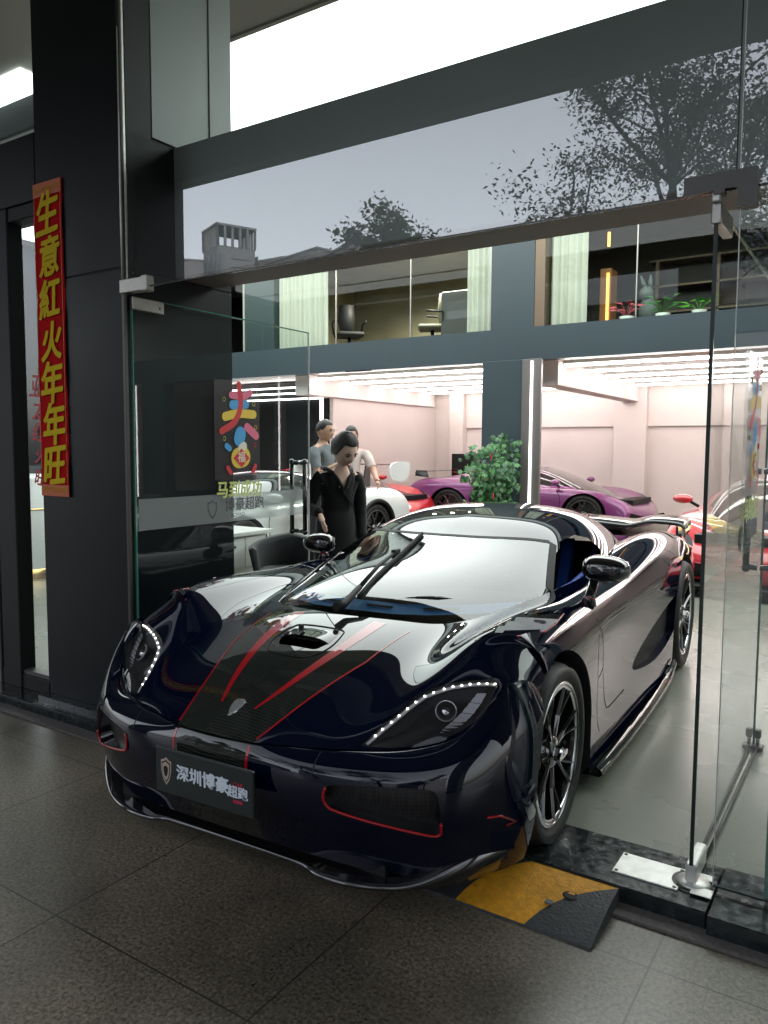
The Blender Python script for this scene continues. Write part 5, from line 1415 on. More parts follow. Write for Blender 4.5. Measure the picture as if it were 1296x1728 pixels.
    for s in (1, -1):
        V, F, N, T = body.part((4,), fl); kp = [f for f in F if V[f[0]][1] * s > 0]
        h_ = thing_part('headlight', t); mkobj('lens', V, kp, LAMPBK, h_, True)
        bb = body.bvh((4,)); d = MB()
        drape(d, bb, [(.70, .62 * s, 1), (.58, .70 * s, 1), (.42, .80 * s, 1)], .022, LED if style == 'right' else LAMPIN, (0, 0, -1), .004); drape(d, bb, [(.55, .72 * s, 1), (.60, .79 * s, 1)], .018, LAMPIN, (0, 0, -1), .004)
        if d.V: d.build('light_strip', h_, False)
    GL = pmat('dark_car_glass', (.012, .014, .015), .06, coat=1, coat_ior=1.6)
    WIN = [(-.30, .80), (-.74, .985), (-1.10, 1.085), (-1.50, 1.08), (-1.90, .98), (-1.80, .88), (-1.1, .82)]
    def wsf(V): return np.minimum(np.minimum(V[:, 0] + .93 + .22 * (V[:, 1] / .6) ** 2, np.interp(V[:, 0], [-1.25, -.95, -.55, -.15, .15], [.44, .47, .545, .62, .66]) - V[:, 1]), 1)
    can.cut(wsf, 1)
    can.cut(lambda V: np.where(V[:, 1] > .40, sdpoly(V[:, [0, 2]], WIN), -1), 2, only=(0,))
    can.cut(lambda V: np.where((V[:, 0] < -2.05) & (V[:, 0] > -3.0), .34 - V[:, 1], -1), 4, only=(0,))
    can.normals(); can.mirror(); can.normals(fl)
    V, F, N, T = can.part((0,), fl); mkobj('roof', V, F, RM, t, True, None, N)
    V, F, N, T = can.part((1,), fl); mkobj('windscreen', V, F, GL, t, True, None, N)
    V, F, N, T = can.part((2,), fl)
    for s in (1, -1): mkobj('side_window', V, [f for f in F if V[f[0]][1] * s > 0], GL, t, True)
    V, F, N, T = can.part((4,), fl); mkobj('engine_cover', V, F, BLACKG, t, True, None, N)
    bb = body.bvh((0, 3, 4, 5)); g = MB()
    for s in (1, -1):
        dl = smooth_line([Vector(a) for a in ((-.50, .74), (-.42, .60), (-.46, .36), (-.60, .20), (-1.3, .18), (-1.62, .30), (-1.80, .60), (-1.85, .76))], 6)
        drape(g, bb, [(a.x, 1.3 * s, a.y) for a in dl], .012, BLACKM, (0, -s, 0), .002, across=3)
    split_far(g.build('door_gap', t, False))
    for s in (1, -1):
        mr = MB(); mr.ellipsoid((-.50, .96 * s, .885), (.075, .115, .055), PM, 18, 10); mr.tube([(-.50, .78 * s, .80), (-.50, .92 * s, .88)], .018, BLACKM, n=8); mr.build('wing_mirror', t, False)
        sk = MB(); sk.box((-2.15, .90 * s, .085), (-.45, .985 * s, .12), BLACKM, .01); sk.build('side_skirt', t, False)
    m = MB(); m.box((-3.3, -.60, .12), (.75, .60, .60), BLACKM); m.box((-2.15, -.86, .10), (-.45, .86, .60), BLACKM); m.build('underbody', t, False)
    for (cx, cz, R, Rr, w) in ((0, .34, .34, .262, .25), (-2.62, .352, .352, .27, .32)):
        for s in (1, -1): wheel(t, cx, .955 * s, cz, R, Rr, w, s, 'lambo')
    al = MB()
    for s in (1, -1):
        for (cx, cz, rx, rz) in AR:
            V_ = []; n = 24
            for k in range(n + 1):
                a = math.pi * k / n; x = cx + rx * math.cos(a); z = cz + rz * math.sin(a) if 0 < k < n else .12
                V_ += [(x, .955 * s, z), (x, .6 * s, z)]
            al.add(V_, [(2 * k, 2 * k + 1, 2 * k + 3, 2 * k + 2) for k in range(n)], BLACKM, True)
    split_far(al.build('wheel_arch_liner', t, False))
    return t, PM
def wing_big(t, mat, plate):
    w = MB(); P = [(-3.42, 1.24), (-3.15, 1.235), (-3.13, 1.22), (-3.42, 1.205)]; w.prism(P, -.90, .90, mat, 'XZ'); w.build('rear_wing', t, False)
    for s in (1, -1):
        e = MB(); e.prism(smooth_poly([(-3.52, 1.26), (-3.10, 1.25), (-3.02, 1.16), (-3.10, 1.02), (-3.34, .98), (-3.50, 1.06)], 3), .89 * s, .915 * s, plate, 'XZ'); e.build('wing_endplate', t, False)
    for s in (1, -1):
        f = MB(); f.prism([(-3.32, .86), (-3.12, .86), (-3.20, 1.22), (-3.32, 1.22)], .35 * s, .365 * s, BLACKG, 'XZ'); f.build('wing_support', t, False)
t, pm_ = supercar('metallic purple supercar in profile behind the leafy plant and lit pillar', (.20, .035, .17), (-4.34, 13.86, 0), 0, 'purple', fine=1.3)
m = MB(); m.prism([(-3.45, 1.00), (-3.2, 1.03), (-3.2, 1.02), (-3.46, .985)], -.78, .78, BLACKG, 'XZ'); m.build('rear_wing', t, False)
for s in (1, -1):
    m = MB(); m.prism([(-3.46, .93), (-3.15, .90), (-3.2, 1.04), (-3.44, 1.04)], .76 * s, .775 * s, BLACKG, 'XZ'); m.build('wing_endplate', t, False)
    m = MB(); m.prism([(-.1, .16), (.6, .16), (.95, .22), (.9, .30), (.62, .24), (.45, .36), (.42, .2)], .955 * s, .965 * s, BLACKM, 'XZ'); m.build('canard', t, False)
t, pm_ = supercar('glossy white supercar with black roof and tall rear wing behind the woman in black', (.72, .73, .72), (-6.78, 6.15, 0), -math.pi / 2, 'white', roofcol=BLACKG)
wing_big(t, BLACKG, pm_)
m = MB()
for s in (1, -1):
    for (cx, r) in ((-2.62, .43),):
        m.tube([(cx + r * math.cos(a), .962 * s, .35 + (r - .035) * math.sin(a)) for a in np.linspace(.1, math.pi - .1, 20)], .028, BLACKM, n=8)
split_far(m.build('arch_extension', t, False))
t, pm_ = supercar('bright red supercar with louvred deck parked beyond the white one', (.55, .012, .018), (-8.05, 12.1, 0), 0, 'scarlet')
m = MB()
for k in range(7): m.box((.28 + k * .07, -.34, .665 - k * .018), (.31 + k * .07, .34, .674 - k * .018), BLACKM)
m.build('bonnet_louvre', t, False)
t, pm_ = supercar('glossy red supercar with yellow bonnet triangles facing the street at the right', (.48, .012, .02), (-1.02, 9.0, 0), -math.pi / 2 + .02, 'right', accents=[([(.80, .12), (.74, .30), (.05, .66), (-.12, .60), (-.05, .06), (.30, .03)], 5)], fine=1.3)
m = MB(); m.box((.80, -.80, .10), (1.02, .80, .13), BLACKM, .01); m.build('front_splitter', t, False)
t, pm_ = supercar('white supercar with black nose seen through the narrow left window', (.70, .71, .70), (-9.05, 6.3, 0), -math.pi / 2, 'bay')
m = MB(); m.box((.60, -.86, .10), (.92, .86, .14), BLACKM, .01); m.prism([(.50, .32), (.93, .30), (.93, .45), (.62, .50)], .26, .5, BLACKM, 'YZ'); m.build('front_splitter', t, False)
# ------------------------------------------------------------------ people
def skin_grow(verts, edges, radii, sub=2, root=0):
    me = bpy.data.meshes.new('g'); me.from_pydata([tuple(v) for v in verts], edges, []); o = bpy.data.objects.new('g', me); COL.objects.link(o)
    md = o.modifiers.new('s', 'SKIN'); md.use_smooth_shade = True; md.branch_smoothing = .4
    for i, r in enumerate(radii):
        sv = me.skin_vertices[0].data[i]; sv.radius = r if isinstance(r, tuple) else (r, r); sv.use_root = (i == root)
    sd = o.modifiers.new('u', 'SUBSURF'); sd.levels = sub; sd.render_levels = sub
    bpy.context.view_layer.update()
    ev = o.evaluated_get(bpy.context.evaluated_depsgraph_get()); m2 = ev.to_mesh()
    V = [tuple(v.co) for v in m2.vertices]; F = [tuple(p.vertices) for p in m2.polygons]; ev.to_mesh_clear()
    bpy.data.objects.remove(o); bpy.data.meshes.remove(me); return V, F
def shell(mb, V, F, cond, off, mat):
    """cloth lying on the body: the faces that pass, pushed outward"""
    N = [Vector() for _ in V]; P = [Vector(v) for v in V]
    for f in F:
        n = (P[f[1]] - P[f[0]]).cross(P[f[2]] - P[f[0]])
        for i in f: N[i] += n
    sel = [f for f in F if cond(sum((P[i] for i in f), Vector()) / len(f))]
    used = sorted({i for f in sel for i in f}); mp = {a: b for b, a in enumerate(used)}
    wv = lambda p: 1 + .35 * math.sin(p.z * 55 + p.y * 20) * math.sin(p.x * 40 + p.z * 18)
    mb.add([tuple(P[i] + N[i].normalized() * off * wv(P[i])) for i in used], [tuple(mp[i] for i in f) for f in sel], mat, True)
def chain(mb, pts, rs, mat, sub=2):
    V, F = skin_grow(pts, [(i, i + 1) for i in range(len(pts) - 1)], rs, sub); mb.add(V, F, mat, True)
def hand(mb, wrist, d, palm_n, mat, s=1.0, curl=.3, side=1):
    """palm with four fingers and a thumb; d = direction of the fingers, palm_n = palm normal"""
    d = Vector(d).normalized(); n = Vector(palm_n); n = (n - d * n.dot(d)).normalized(); w = d.cross(n) * side
    wr = Vector(wrist)
    V = [wr, wr + d * .035 * s, wr + d * .075 * s]; chain(mb, V, [(.020 * s, .014 * s), (.030 * s, .013 * s), (.033 * s, .012 * s)], mat, 1)
    for k, (off, ln) in enumerate(((-.027, .062), (-.009, .072), (.009, .068), (.026, .054))):
        b = wr + d * .070 * s + w * off * s; p = [b]; dd = (d + w * off * 5).normalized(); q = b
        for j in range(3):
            dd = (dd + n * curl * (.5 + .2 * k)).normalized() if j else dd; q = q + dd * ln * s / 3 * 1.1; p.append(q)
        chain(mb, p, [.0088 * s, .0085 * s, .008 * s, .0065 * s], mat, 1)
    b = wr + d * .025 * s - w * .024 * s; p = [b, b + (d * .6 - w * .8).normalized() * .03 * s, b + (d * .6 - w * .8).normalized() * .03 * s + (d - w * .25 + n * .3).normalized() * .045 * s]
    chain(mb, p, [.012 * s, .0105 * s, .0075 * s], mat, 1)
def head_mesh(mb, c, fwd, up, mat, s=1.0):
    f = Vector(fwd).normalized(); u = Vector(up); u = (u - f * u.dot(f)).normalized(); l = u.cross(f)
    V = []; nu, nv = 44, 34
    g = lambda a, b, sa: math.exp(-((a - b) / sa) ** 2)
    for j in range(nv + 1):
        th = math.pi * j / nv; zz = math.cos(th)
        for i in range(nu):
            ph = 2 * math.pi * i / nu; x = math.sin(th) * math.cos(ph); y = math.sin(th) * math.sin(ph)
            rx, ry, rz = .098, .076, .118
            if zz < 0: ry *= 1 - .30 * (-zz) ** 1.4; rx *= 1 - (.12 if x > 0 else .38) * (-zz) ** 1.5
            px_, py_, pz_ = x * rx, y * ry, zz * rz
            if x > 0:
                fr = x
                px_ += .018 * g(py_, 0, .010) * g(pz_, -.030, .020) * fr + .008 * g(py_, 0, .008) * g(pz_, -.005, .025) * fr      # nose
                px_ -= .007 * (g(py_, .032, .016) + g(py_, -.032, .016)) * g(pz_, .006, .013) * fr                               # sockets
                px_ += .004 * (g(py_, .04, .02) + g(py_, -.04, .02)) * g(pz_, -.028, .02) * fr                                   # cheeks
                px_ += .005 * g(py_, 0, .022) * g(pz_, -.064, .010) * fr + .007 * g(py_, 0, .018) * g(pz_, -.100, .016) * fr      # lips, chin
                px_ -= .004 * g(py_, 0, .03) * g(pz_, -.080, .008) * fr
            V.append(tuple(Vector(c) + (f * px_ + l * py_ + u * pz_) * s))
    mb.add(V, [(j * nu + i, (j + 1) * nu + i, (j + 1) * nu + (i + 1) % nu, j * nu + (i + 1) % nu) for j in range(nv) for i in range(nu)], mat, True)
    return f, l, u
def hair_cap(mb, c, f, l, u, mat, s=1.0, line=.045, back=-.09, th_=.010, bun=None, part=0.0, side=-.02):
    V = []; nu, nv = 48, 26; F = []
    for j in range(nv + 1):
        for i in range(nu):
            ph = 2 * math.pi * i / nu; fx_ = (1 + math.cos(ph)) / 2
            low = back + (side - back) * min(1, fx_ * 1.6) if fx_ < .62 else side + (line - side) * min(1, (fx_ - .62) / .20)
            a0 = math.acos(max(-1, min(1, low / .122))); th = a0 * j / nv
            x, y, z = math.sin(th) * math.cos(ph), math.sin(th) * math.sin(ph), math.cos(th)
            r = 1 + th_ / .1 * (1 - .6 * (j / nv) ** 6) + .012 * math.sin(ph * 23 + 3 * z)
            V.append(tuple(Vector(c) + (f * x * .100 * r + l * y * .079 * r + u * z * .120 * r - f * .004) * s))
    mb.add(V, [(j * nu + i, (j + 1) * nu + i, (j + 1) * nu + (i + 1) % nu, j * nu + (i + 1) % nu) for j in range(nv) for i in range(nu)], mat, True)
    if bun: mb.ellipsoid(Vector(c) - f * .115 * s + u * bun * s, (.038 * s, .038 * s, .045 * s), mat, 16, 10)
def face_bits(t, c, f, l, u, s, lipc, hairm, closed=False):
    def P(x, y, z): return Vector(c) + (f * x + l * y + u * z) * s
    EW, EB = pmat('eye_white', (.6, .58, .55), .4), pmat('eye_dark', (.01, .008, .007), .3)
    for q in (1, -1):
        m = MB(); m.ellipsoid(P(.081, .031 * q, .004), (.0105 * s, .0105 * s, .005 * s), EW, 12, 8); m.ellipsoid(P(.0895, .031 * q, .002), (.0035 * s, .0048 * s, .0048 * s), EB, 10, 6)
        m.tube([P(.088, .018 * q, .006), P(.093, .030 * q, .012), P(.083, .045 * q, .006)], .0030 * s, EB, n=5); m.build('eye', t, False)
        m = MB(); m.tube([P(.095, .016 * q, .020), P(.094, .032 * q, .027), P(.082, .050 * q, .021)], [.0036 * s, .0042 * s, .002 * s], hairm, n=5); m.build('eyebrow', t, False)
        m = MB(); m.ellipsoid(P(-.002, .076 * q, -.008), (.016 * s, .008 * s, .028 * s), t_skin[0], 12, 8); m.build('ear', t, False)
    m = MB(); m.tube([P(.088, .022, -.066), P(.100, .009, -.062), P(.101, 0, -.064), P(.100, -.009, -.062), P(.088, -.022, -.066)], [.0012 * s, .004 * s, .0038 * s, .004 * s, .0012 * s], lipc, n=6)
    m.tube([P(.089, .018, -.068), P(.099, 0, -.072), P(.089, -.018, -.068)], [.0015 * s, .0048 * s, .0015 * s], lipc, n=6); m.build('lips', t, False)
t_skin = [None]; last_body = []
HAIRM = pmat('black_hair', (.010, .008, .007), .38, spec=.5, bump=.5, bscale=220)
def add_body(t, spec, skin):
    V, F = skin_grow(spec[0], spec[1], spec[2]); last_body[:] = [V, F]; m = MB(); m.add(V, F, skin, True); return m
# --- woman in black
t = thing('person', 'woman with tied-back dark hair in a black V-neck dress, looking down', 'person', (-3.36, 4.50, 0), math.atan2(-.489, .872))
SK = pmat('skin_light', (.80, .55, .42), .5, spec=.4); t_skin[0] = SK
BV = pmat('black_velvet', (.006, .006, .007), .75, spec=.25, sheen=.15, bump=.1, bscale=120)
pel = (0, 0, .84)
V = [pel, (.02, 0, 1.0), (.055, 0, 1.13), (.085, 0, 1.24), (.115, 0, 1.315), (.135, 0, 1.36),          # 0-5 spine, neck
     (.06, .15, 1.235), (.01, .20, .99), (.07, .185, .78),                                              # 6-8 left arm
     (.06, -.15, 1.235), (.0, -.215, 1.02), (.19, -.20, 1.00),                                           # 9-11 right arm
     (.0, .09, .78), (.01, .085, .45), (-.01, .085, .08), (.09, .09, .04), (0, -.09, .78), (.03, -.085, .45), (.02, -.085, .08), (.12, -.09, .04)]
E_ = [(0, 1), (1, 2), (2, 3), (3, 4), (4, 5), (3, 6), (6, 7), (7, 8), (3, 9), (9, 10), (10, 11), (0, 12), (12, 13), (13, 14), (14, 15), (0, 16), (16, 17), (17, 18), (18, 19)]
R_ = [(.13, .10), (.105, .085), (.12, .09), (.10, .075), (.044, .044), (.043, .043), .046, .036, .024, .046, .036, .024, .085, .055, .033, .03, .085, .055, .033, .03]
m = add_body(t, (V, E_, R_), SK); W_ = list(last_body)
hd = (.175, .0, 1.435)
f, l, u = head_mesh(m, hd, (.84, .16, -.54), (.54, .05, .84), SK, 1.02)
hand(m, (.19, -.20, 1.00), (.42, .12, -.85), (.2, .9, .1), SK, 1.0, .16, 1)
hand(m, (.07, .185, .78), (.1, -.05, -1), (.2, -1, 0), SK, 1.0, .25, -1)
# bare neckline
V2, F2 = skin_grow([(.075, 0, 1.20), (.10, 0, 1.27), (.125, 0, 1.335)], [(0, 1), (1, 2)], [(.07, .058), (.058, .05), (.044, .044)]); m.add(V2, F2, SK, True)
m.build('body', t, False)
m = MB(); hair_cap(m, hd, f, l, u, HAIRM, 1.03, .072, -.085, .014, bun=-.02, side=-.022); m.build('hair', t, False)
face_bits(t, hd, f, l, u, 1.02, pmat('lips', (.38, .08, .08), .4), HAIRM)
DV = [(0, 0, .84), (.02, 0, 1.0), (.055, 0, 1.13), (.070, 0, 1.235), (.058, .145, 1.255), (.008, .20, .99), (.068, .185, .80), (.058, -.145, 1.255), (-.002, -.215, 1.02), (.175, -.202, 1.002), (.01, 0, .62), (.01, 0, .38)]
DE = [(0, 1), (1, 2), (2, 3), (3, 4), (4, 5), (5, 6), (3, 7), (7, 8), (8, 9), (0, 10), (10, 11)]
DR = [(.165, .125), (.125, .10), (.148, .115), (.150, .105), .070, .052, .038, .066, .055, .039, (.17, .14), (.18, .15)]
V2, F2 = skin_grow(DV, DE, DR)
# open the V neck: drop the faces in front of the chest above the V
F3 = []
for fc in F2:
    c = sum((Vector(V2[i]) for i in fc), Vector()) / len(fc)
    if c.z > 1.165 + abs(c.y) * 1.8 and abs(c.y) < .07 and c.x > .04: continue
    F3.append(fc)
m = MB(); m.add(V2, F3, BV, True)
def wcond(c):
    if c.z < .60: return False
    if abs(c.y) < .14 and c.z > 1.285 - .25 * abs(c.y): return False
    if c.x > .05 and c.z > 1.16 + abs(c.y) * 1.7 and abs(c.y) < .09: return False
    return True
shell(m, W_[0], W_[1], wcond, .014, BV); m.build('dress', t, False)
m = MB()
for q in (1, -1): m.tube([(.152, -.004 * q, 1.135), (.160, .022 * q, 1.185), (.142, .050 * q, 1.235), (.105, .078 * q, 1.275), (.055, .098 * q, 1.298), (.0, .09 * q, 1.305)], [.010, .013, .018, .022, .022, .016], BV, n=8)
for k in range(7): m.tube([(.155 - k * .003, -.01 + k * .012, 1.13 - k * .012), (.12, .09, 1.10 - k * .014)], .004, BV, n=5)
m.build('neckline', t, False)
for q in (1, -1):
    m = MB(); m.ellipsoid((.06 + (.01 if q > 0 else .03), .088 * q, .035), (.12, .042, .038), BLACKG, 16, 8); m.build('shoe', t, False)
# --- man in grey
def man(label, loc, face_to, shirt, skin, height, hairt, arms, sleeve=.55):
    t = thing('person', label, 'person', loc, face_to); t_skin[0] = skin; k = height / 1.74
    sc_ = lambda p: tuple(a * k for a in p)
    V = [(0, 0, .95), (0, 0, 1.12), (.0, 0, 1.28), (.0, 0, 1.42), (.005, 0, 1.50), (.015, 0, 1.56), (0, .10, .90), (.02, .11, .5), (0, .11, .09), (.12, .12, .04), (0, -.10, .90), (-.02, -.11, .5), (-.03, -.11, .09), (.09, -.12, .04)]
    E_ = [(0, 1), (1, 2), (2, 3), (3, 4), (4, 5), (0, 6), (6, 7), (7, 8), (8, 9), (0, 10), (10, 11), (11, 12), (12, 13)]
    R_ = [(.15, .11), (.15, .11), (.165, .12), (.12, .09), .06, .056, .095, .065, .045, .04, .095, .065, .045, .04]
    for q, ar in ((1, arms[0]), (-1, arms[1])):
        b = len(V); V += [(0, .19 * q, 1.40)] + list(ar); E_ += [(3, b), (b, b + 1), (b + 1, b + 2)]; R_ += [.062, .046, .031]
    m = add_body(t, ([sc_(v) for v in V], E_, R_), skin); W_ = list(last_body)
    hd = sc_((.035, 0, 1.63)); f, l, u = head_mesh(m, hd, (1, .0, -.10), (.1, 0, 1), skin, 1.06 * k)
    for q, ar in ((1, arms[0]), (-1, arms[1])):
        d = Vector(ar[1]) - Vector(ar[0]); hand(m, sc_(ar[1]), d, (0, -q, .3), skin, 1.1, .35, q)
    m.build('body', t, False)
    m = MB(); hair_cap(m, hd, f, l, u, HAIRM, 1.07 * k, .066, -.03, hairt, side=.012); m.build('hair', t, False)
    face_bits(t, hd, f, l, u, 1.06 * k, pmat('lips_brown', (.34, .12, .10), .5), HAIRM)
    SV = [(0, 0, .92), (0, 0, 1.12), (0, 0, 1.28), (0, 0, 1.40), (0, 0, 1.475)]; SE = [(0, 1), (1, 2), (2, 3), (3, 4)]; SR = [(.17, .13), (.172, .132), (.19, .145), (.155, .118), (.085, .075)]
    for q, ar in ((1, arms[0]), (-1, arms[1])):
        b = len(SV); s0 = Vector((0, .205 * q, 1.392)); e0 = Vector(ar[0]); SV += [tuple(s0), tuple(s0 + (e0 - s0) * sleeve), tuple(s0 + (e0 - s0) * min(1, sleeve + .25))]; SE += [(3, b), (b, b + 1), (b + 1, b + 2)]; SR += [.090, .082, .072]
    m = MB()
    def mcond(c):
        c = c / k
        if c.z < .90 and abs(c.y) < .2 : return False
        if c.z > 1.478 - .22 * abs(c.y): return False
        q = 1 if c.y > 0 else -1; sh_ = Vector((0, .19 * q, 1.40)); el = Vector(arms[0 if q > 0 else 1][0]); wr = Vector(arms[0 if q > 0 else 1][1]); d = el - sh_
        t_ = (c - sh_).dot(d) / d.dot(d)
        near_fore = min((c - (el + (wr - el) * a)).length for a in (0, .25, .5, .75, 1.0)) < .075
        if near_fore and (abs(c.y) > .17 or c.x > .14): return False
        return not (abs(c.y) > .20 and t_ > sleeve + .2)
    shell(m, W_[0], W_[1], mcond, .013, shirt)
    m.tube([sc_((.045 * math.cos(a) + .0, .055 * math.sin(a), 1.495 - .012 * math.cos(a))) for a in np.linspace(0, 6.28, 17)[:-1]], .011, shirt, n=6, closed=True)
    m.build('shirt', t, False)
    m = MB(); 
    for z in (1.44, 1.40, 1.36): m.ellipsoid(sc_((.118, 0, z)), (.006, .006, .006), BLACKM, 8, 6)
    m.build('button', t, False)
    V2, F2 = skin_grow([sc_(v) for v in V[:1] + V[6:9] + V[10:13]], [(0, 1), (1, 2), (2, 3), (0, 4), (4, 5), (5, 6)], [(.165, .12), .105, .08, .065, .105, .08, .065]); m = MB(); m.add(V2, F2, pmat('dark_trousers', (.02, .02, .025), .7), True); m.build('trousers', t, False)
    for q in (1, -1):
        m = MB(); m.ellipsoid(sc_((.06 if q > 0 else .03, .115 * q, .04)), (.14, .05, .045), BLACKG, 14, 8); m.build('shoe', t, False)
    return t
GSH = pmat('grey_henley', (.145, .165, .175), .8, bump=.2, bscale=90); PSH = pmat('pale_pink_shirt', (.60, .50, .47), .8)
man('short-haired man in a grey henley standing behind the woman in black', (-5.42, 7.02, 0), math.atan2(.10, 1.0), GSH, pmat('skin_tan', (.50, .30, .205), .5), 1.76, .004, [[(.02, .27, 1.13), (.20, .15, 1.22)], [(.10, -.25, 1.14), (.33, -.16, 1.27)]])
man('man in a pale pink shirt half hidden behind the woman in black', (-5.78, 8.10, 0), math.atan2(-.9, .5), PSH, pmat('skin_ruddy', (.50, .27, .20), .5), 1.72, .010, [[(.10, .30, 1.18), (.30, .36, 1.06)], [(.0, -.24, 1.14), (.12, -.20, .95)]])
# ------------------------------------------------------------------ outdoors, behind the camera: seen in the glass and in the paint
def mirpt(px, py, t):
    v = CO + ray(px, py) * t; return Vector((v.x, 2 * 2.607 - v.y, v.z))
m = MB(); m.box((-40, -.78, 4.72), (30, 2.50, 4.95), SOFFIT); m.box((-40, -.98, 4.32), (30, -.78, 5.3), pmat('arcade_fascia', (.10, .105, .11), .5)); struct(m.build('arcade_ceiling'))
m = MB(); m.box((-40, 2.62, 5.56), (30, 16, 24), pmat('facade_wall', (.16, .17, .18), .6)); struct(m.build('upper_facade'))
for x0, lb in ((-7.54, 'square grey arcade column standing behind the photographer on the left'), (3.2, 'square grey arcade column standing behind the photographer on the right')):
    t = thing('arcade_column', lb, 'column', (x0 + .4, -.6, -.06), 0, 'arcade columns'); m = MB(); m.box((x0, -1.0, -.06), (x0 + .8, -.3, 4.72), pmat('column_stone', (.09, .095, .10), .5), .02); m.build('shaft', t)
    m = MB(); m.box((x0 - .03, -1.03, -.06), (x0 + .83, -.27, .12), BLKGRAN, .01); m.build('plinth', t)
# tower
p = mirpt(386, 388, 240); w = 5.6
t = thing('tower_block', 'grey high-rise tower with an open frame crown, mirrored left in the upper glass', 'building', (p.x, p.y, -.1), rad(24))
TW = pmat('tower_wall', (.13, .135, .15), .7); TG = pmat('tower_glass', (.05, .06, .075), .2); H_ = p.z
m = MB(); m.box((-w, -w, 0), (w, w, H_ - 6), TW)
for k in range(24):
    z = 3 + k * (H_ - 10) / 24; m.box((-w - .4, -w * .6, z), (w + .4, w * .3, z + .5), TW)
m.build('wall', t, False)
for k in range(4):
    m = MB(); m.box((-w + .7 + k * 3.4, -w - .15, 4), (-w + 2.9 + k * 3.4, -w - .05, H_ - 8), TG); m.box((-w + .7 + k * 3.4, w + .05, 4), (-w + 2.9 + k * 3.4, w + .15, H_ - 8), TG); m.build('window_strip', t, False)
m = MB()
for x in np.linspace(-w, w, 6):
    for y in (-w, w): m.box((x - .3, y - .3, H_ - 6), (x + .3, y + .3, H_), TW)
for x in (-w, w):
    for y in np.linspace(-w, w, 6): m.box((x - .3, y - .3, H_ - 6), (x + .3, y + .3, H_), TW)
m.box((-w - .4, -w - .4, H_ - .6), (w + .4, w + .4, H_), TW); m.build('roof_frame', t, False)
# far blocks along the street
rng = random.Random(5)
for k, (px, py, tt, ww, lb) in enumerate(((470, 447, 260, 9, 'low wide far block right of the mirrored tower'), (530, 438, 230, 12, 'flat-roofed far block left of the mirrored trees'), (620, 425, 200, 10, 'far grey block behind the mirrored street trees'), (330, 455, 260, 14, 'far low block left of the mirrored tower'))):
    p = mirpt(px, py, tt); t = thing('street_building', lb, 'building', (p.x, p.y, -.1), rad(15 * k), 'far buildings across the street')
    m = MB(); m.box((-ww, -8, 0), (ww, 8, p.z - .5), TW); m.build('wall', t, False); m = MB(); m.box((-ww - .3, -8.3, p.z - .5), (ww + .3, 8.3, p.z), TW); m.build('roof', t, False)
for k, (x, y, w_, d_, hh, lb) in enumerate(((6, -46, 14, 8, 13, 'broad pale block straight across the street'), (-26, -50, 12, 8, 9, 'low dark block across the street to the left'), (34, -40, 10, 9, 16, 'tall block across the street to the right'))):
    t = thing('street_building', lb, 'building', (x, y, -.1), 0, 'far buildings across the street'); m = MB(); m.box((-w_, -d_, 0), (w_, d_, hh), TW); m.build('wall', t, False)
    for r_ in range(int(hh / 3.2)):
        m = MB(); m.box((-w_ + 1, d_ + .02, 1.2 + r_ * 3.2), (w_ - 1, d_ + .1, 2.8 + r_ * 3.2), TG); m.build('window_band', t, False)
# trees
LEAFM = []
for k, c in enumerate(((.030, .055, .022), (.050, .085, .030))):
    LEAFM.append(pmat('tree_leaf_%s' % ('dark', 'light')[k], c, .6, noise=.3, nscale=1.5))
BARK = pmat('bark', (.07, .055, .045), .85, noise=.3, nscale=8, bump=.4, bscale=25)
def tree(label, x, y, base, height, crown_r, nclump, leafn, leaf, seed, zlow=.35, grp='street trees'):
    rng = random.Random(seed); t = thing('street_tree', label, 'tree', (x, y, base), 0, grp)
    m = MB(); tips = []
    def branch(p, d, l, r, depth):
        pts = [p]; q = p
        for i in range(4):
            d = (d + Vector((rng.uniform(-.18, .18), rng.uniform(-.18, .18), rng.uniform(-.05, .12)))).normalized(); q = q + d * l / 4; pts.append(q)
        m.tube(pts, [r, r * .88, r * .78, r * .68, r * .55], BARK, n=7, caps=False)
        if depth == 0: tips.append(q); return
        for k in range(rng.choice((3, 4))):
            a = rng.uniform(0, 6.28); e = rng.uniform(.5, 1.0)
            nd = (d * .75 + Vector((math.cos(a), math.sin(a), 0)) * e + Vector((0, 0, .15))).normalized()
            branch(pts[rng.choice((2, 3, 4))], nd, l * rng.uniform(.55, .75), r * .5, depth - 1)
            tips.append(pts[-1])
    branch(Vector((0, 0, -.1)), Vector((rng.uniform(-.05, .05), rng.uniform(-.05, .05), 1)), height * .5, height * .022, 3)
    m.build('trunk', t, False)
    V_ = []; F_ = []; fm = []
    cl = []
    for q in tips:
        if q.z > height * zlow: cl.append(q)
    while len(cl) < nclump:
        q = rng.choice(tips) + Vector((rng.gauss(0, 1), rng.gauss(0, 1), rng.gauss(.1, .8))) * crown_r * .11
        if q.z > height * zlow: cl.append(q)
    rng.shuffle(cl)
    for q in cl[:nclump]:
        rr = crown_r * rng.uniform(.07, .17); mi = rng.random() < .4
        for k in range(leafn):
            o = q + Vector((rng.gauss(0, 1), rng.gauss(0, 1), rng.gauss(0, .7))) * rr * .6
            a = Vector((rng.gauss(0, 1), rng.gauss(0, 1), rng.gauss(0, .7))).normalized(); b = a.cross(Vector((rng.gauss(0, 1), rng.gauss(0, 1), rng.gauss(0, 1)))).normalized()
            s_ = leaf * rng.uniform(.6, 1.3); n0 = len(V_)
            V_ += [tuple(o - a * s_), tuple(o + b * s_ * .42), tuple(o + a * s_), tuple(o - b * s_ * .42)]; F_.append((n0, n0 + 1, n0 + 2, n0 + 3)); fm.append(1 if mi else 0)
    mkobj('crown', V_, F_, LEAFM, t, False, fm); return t
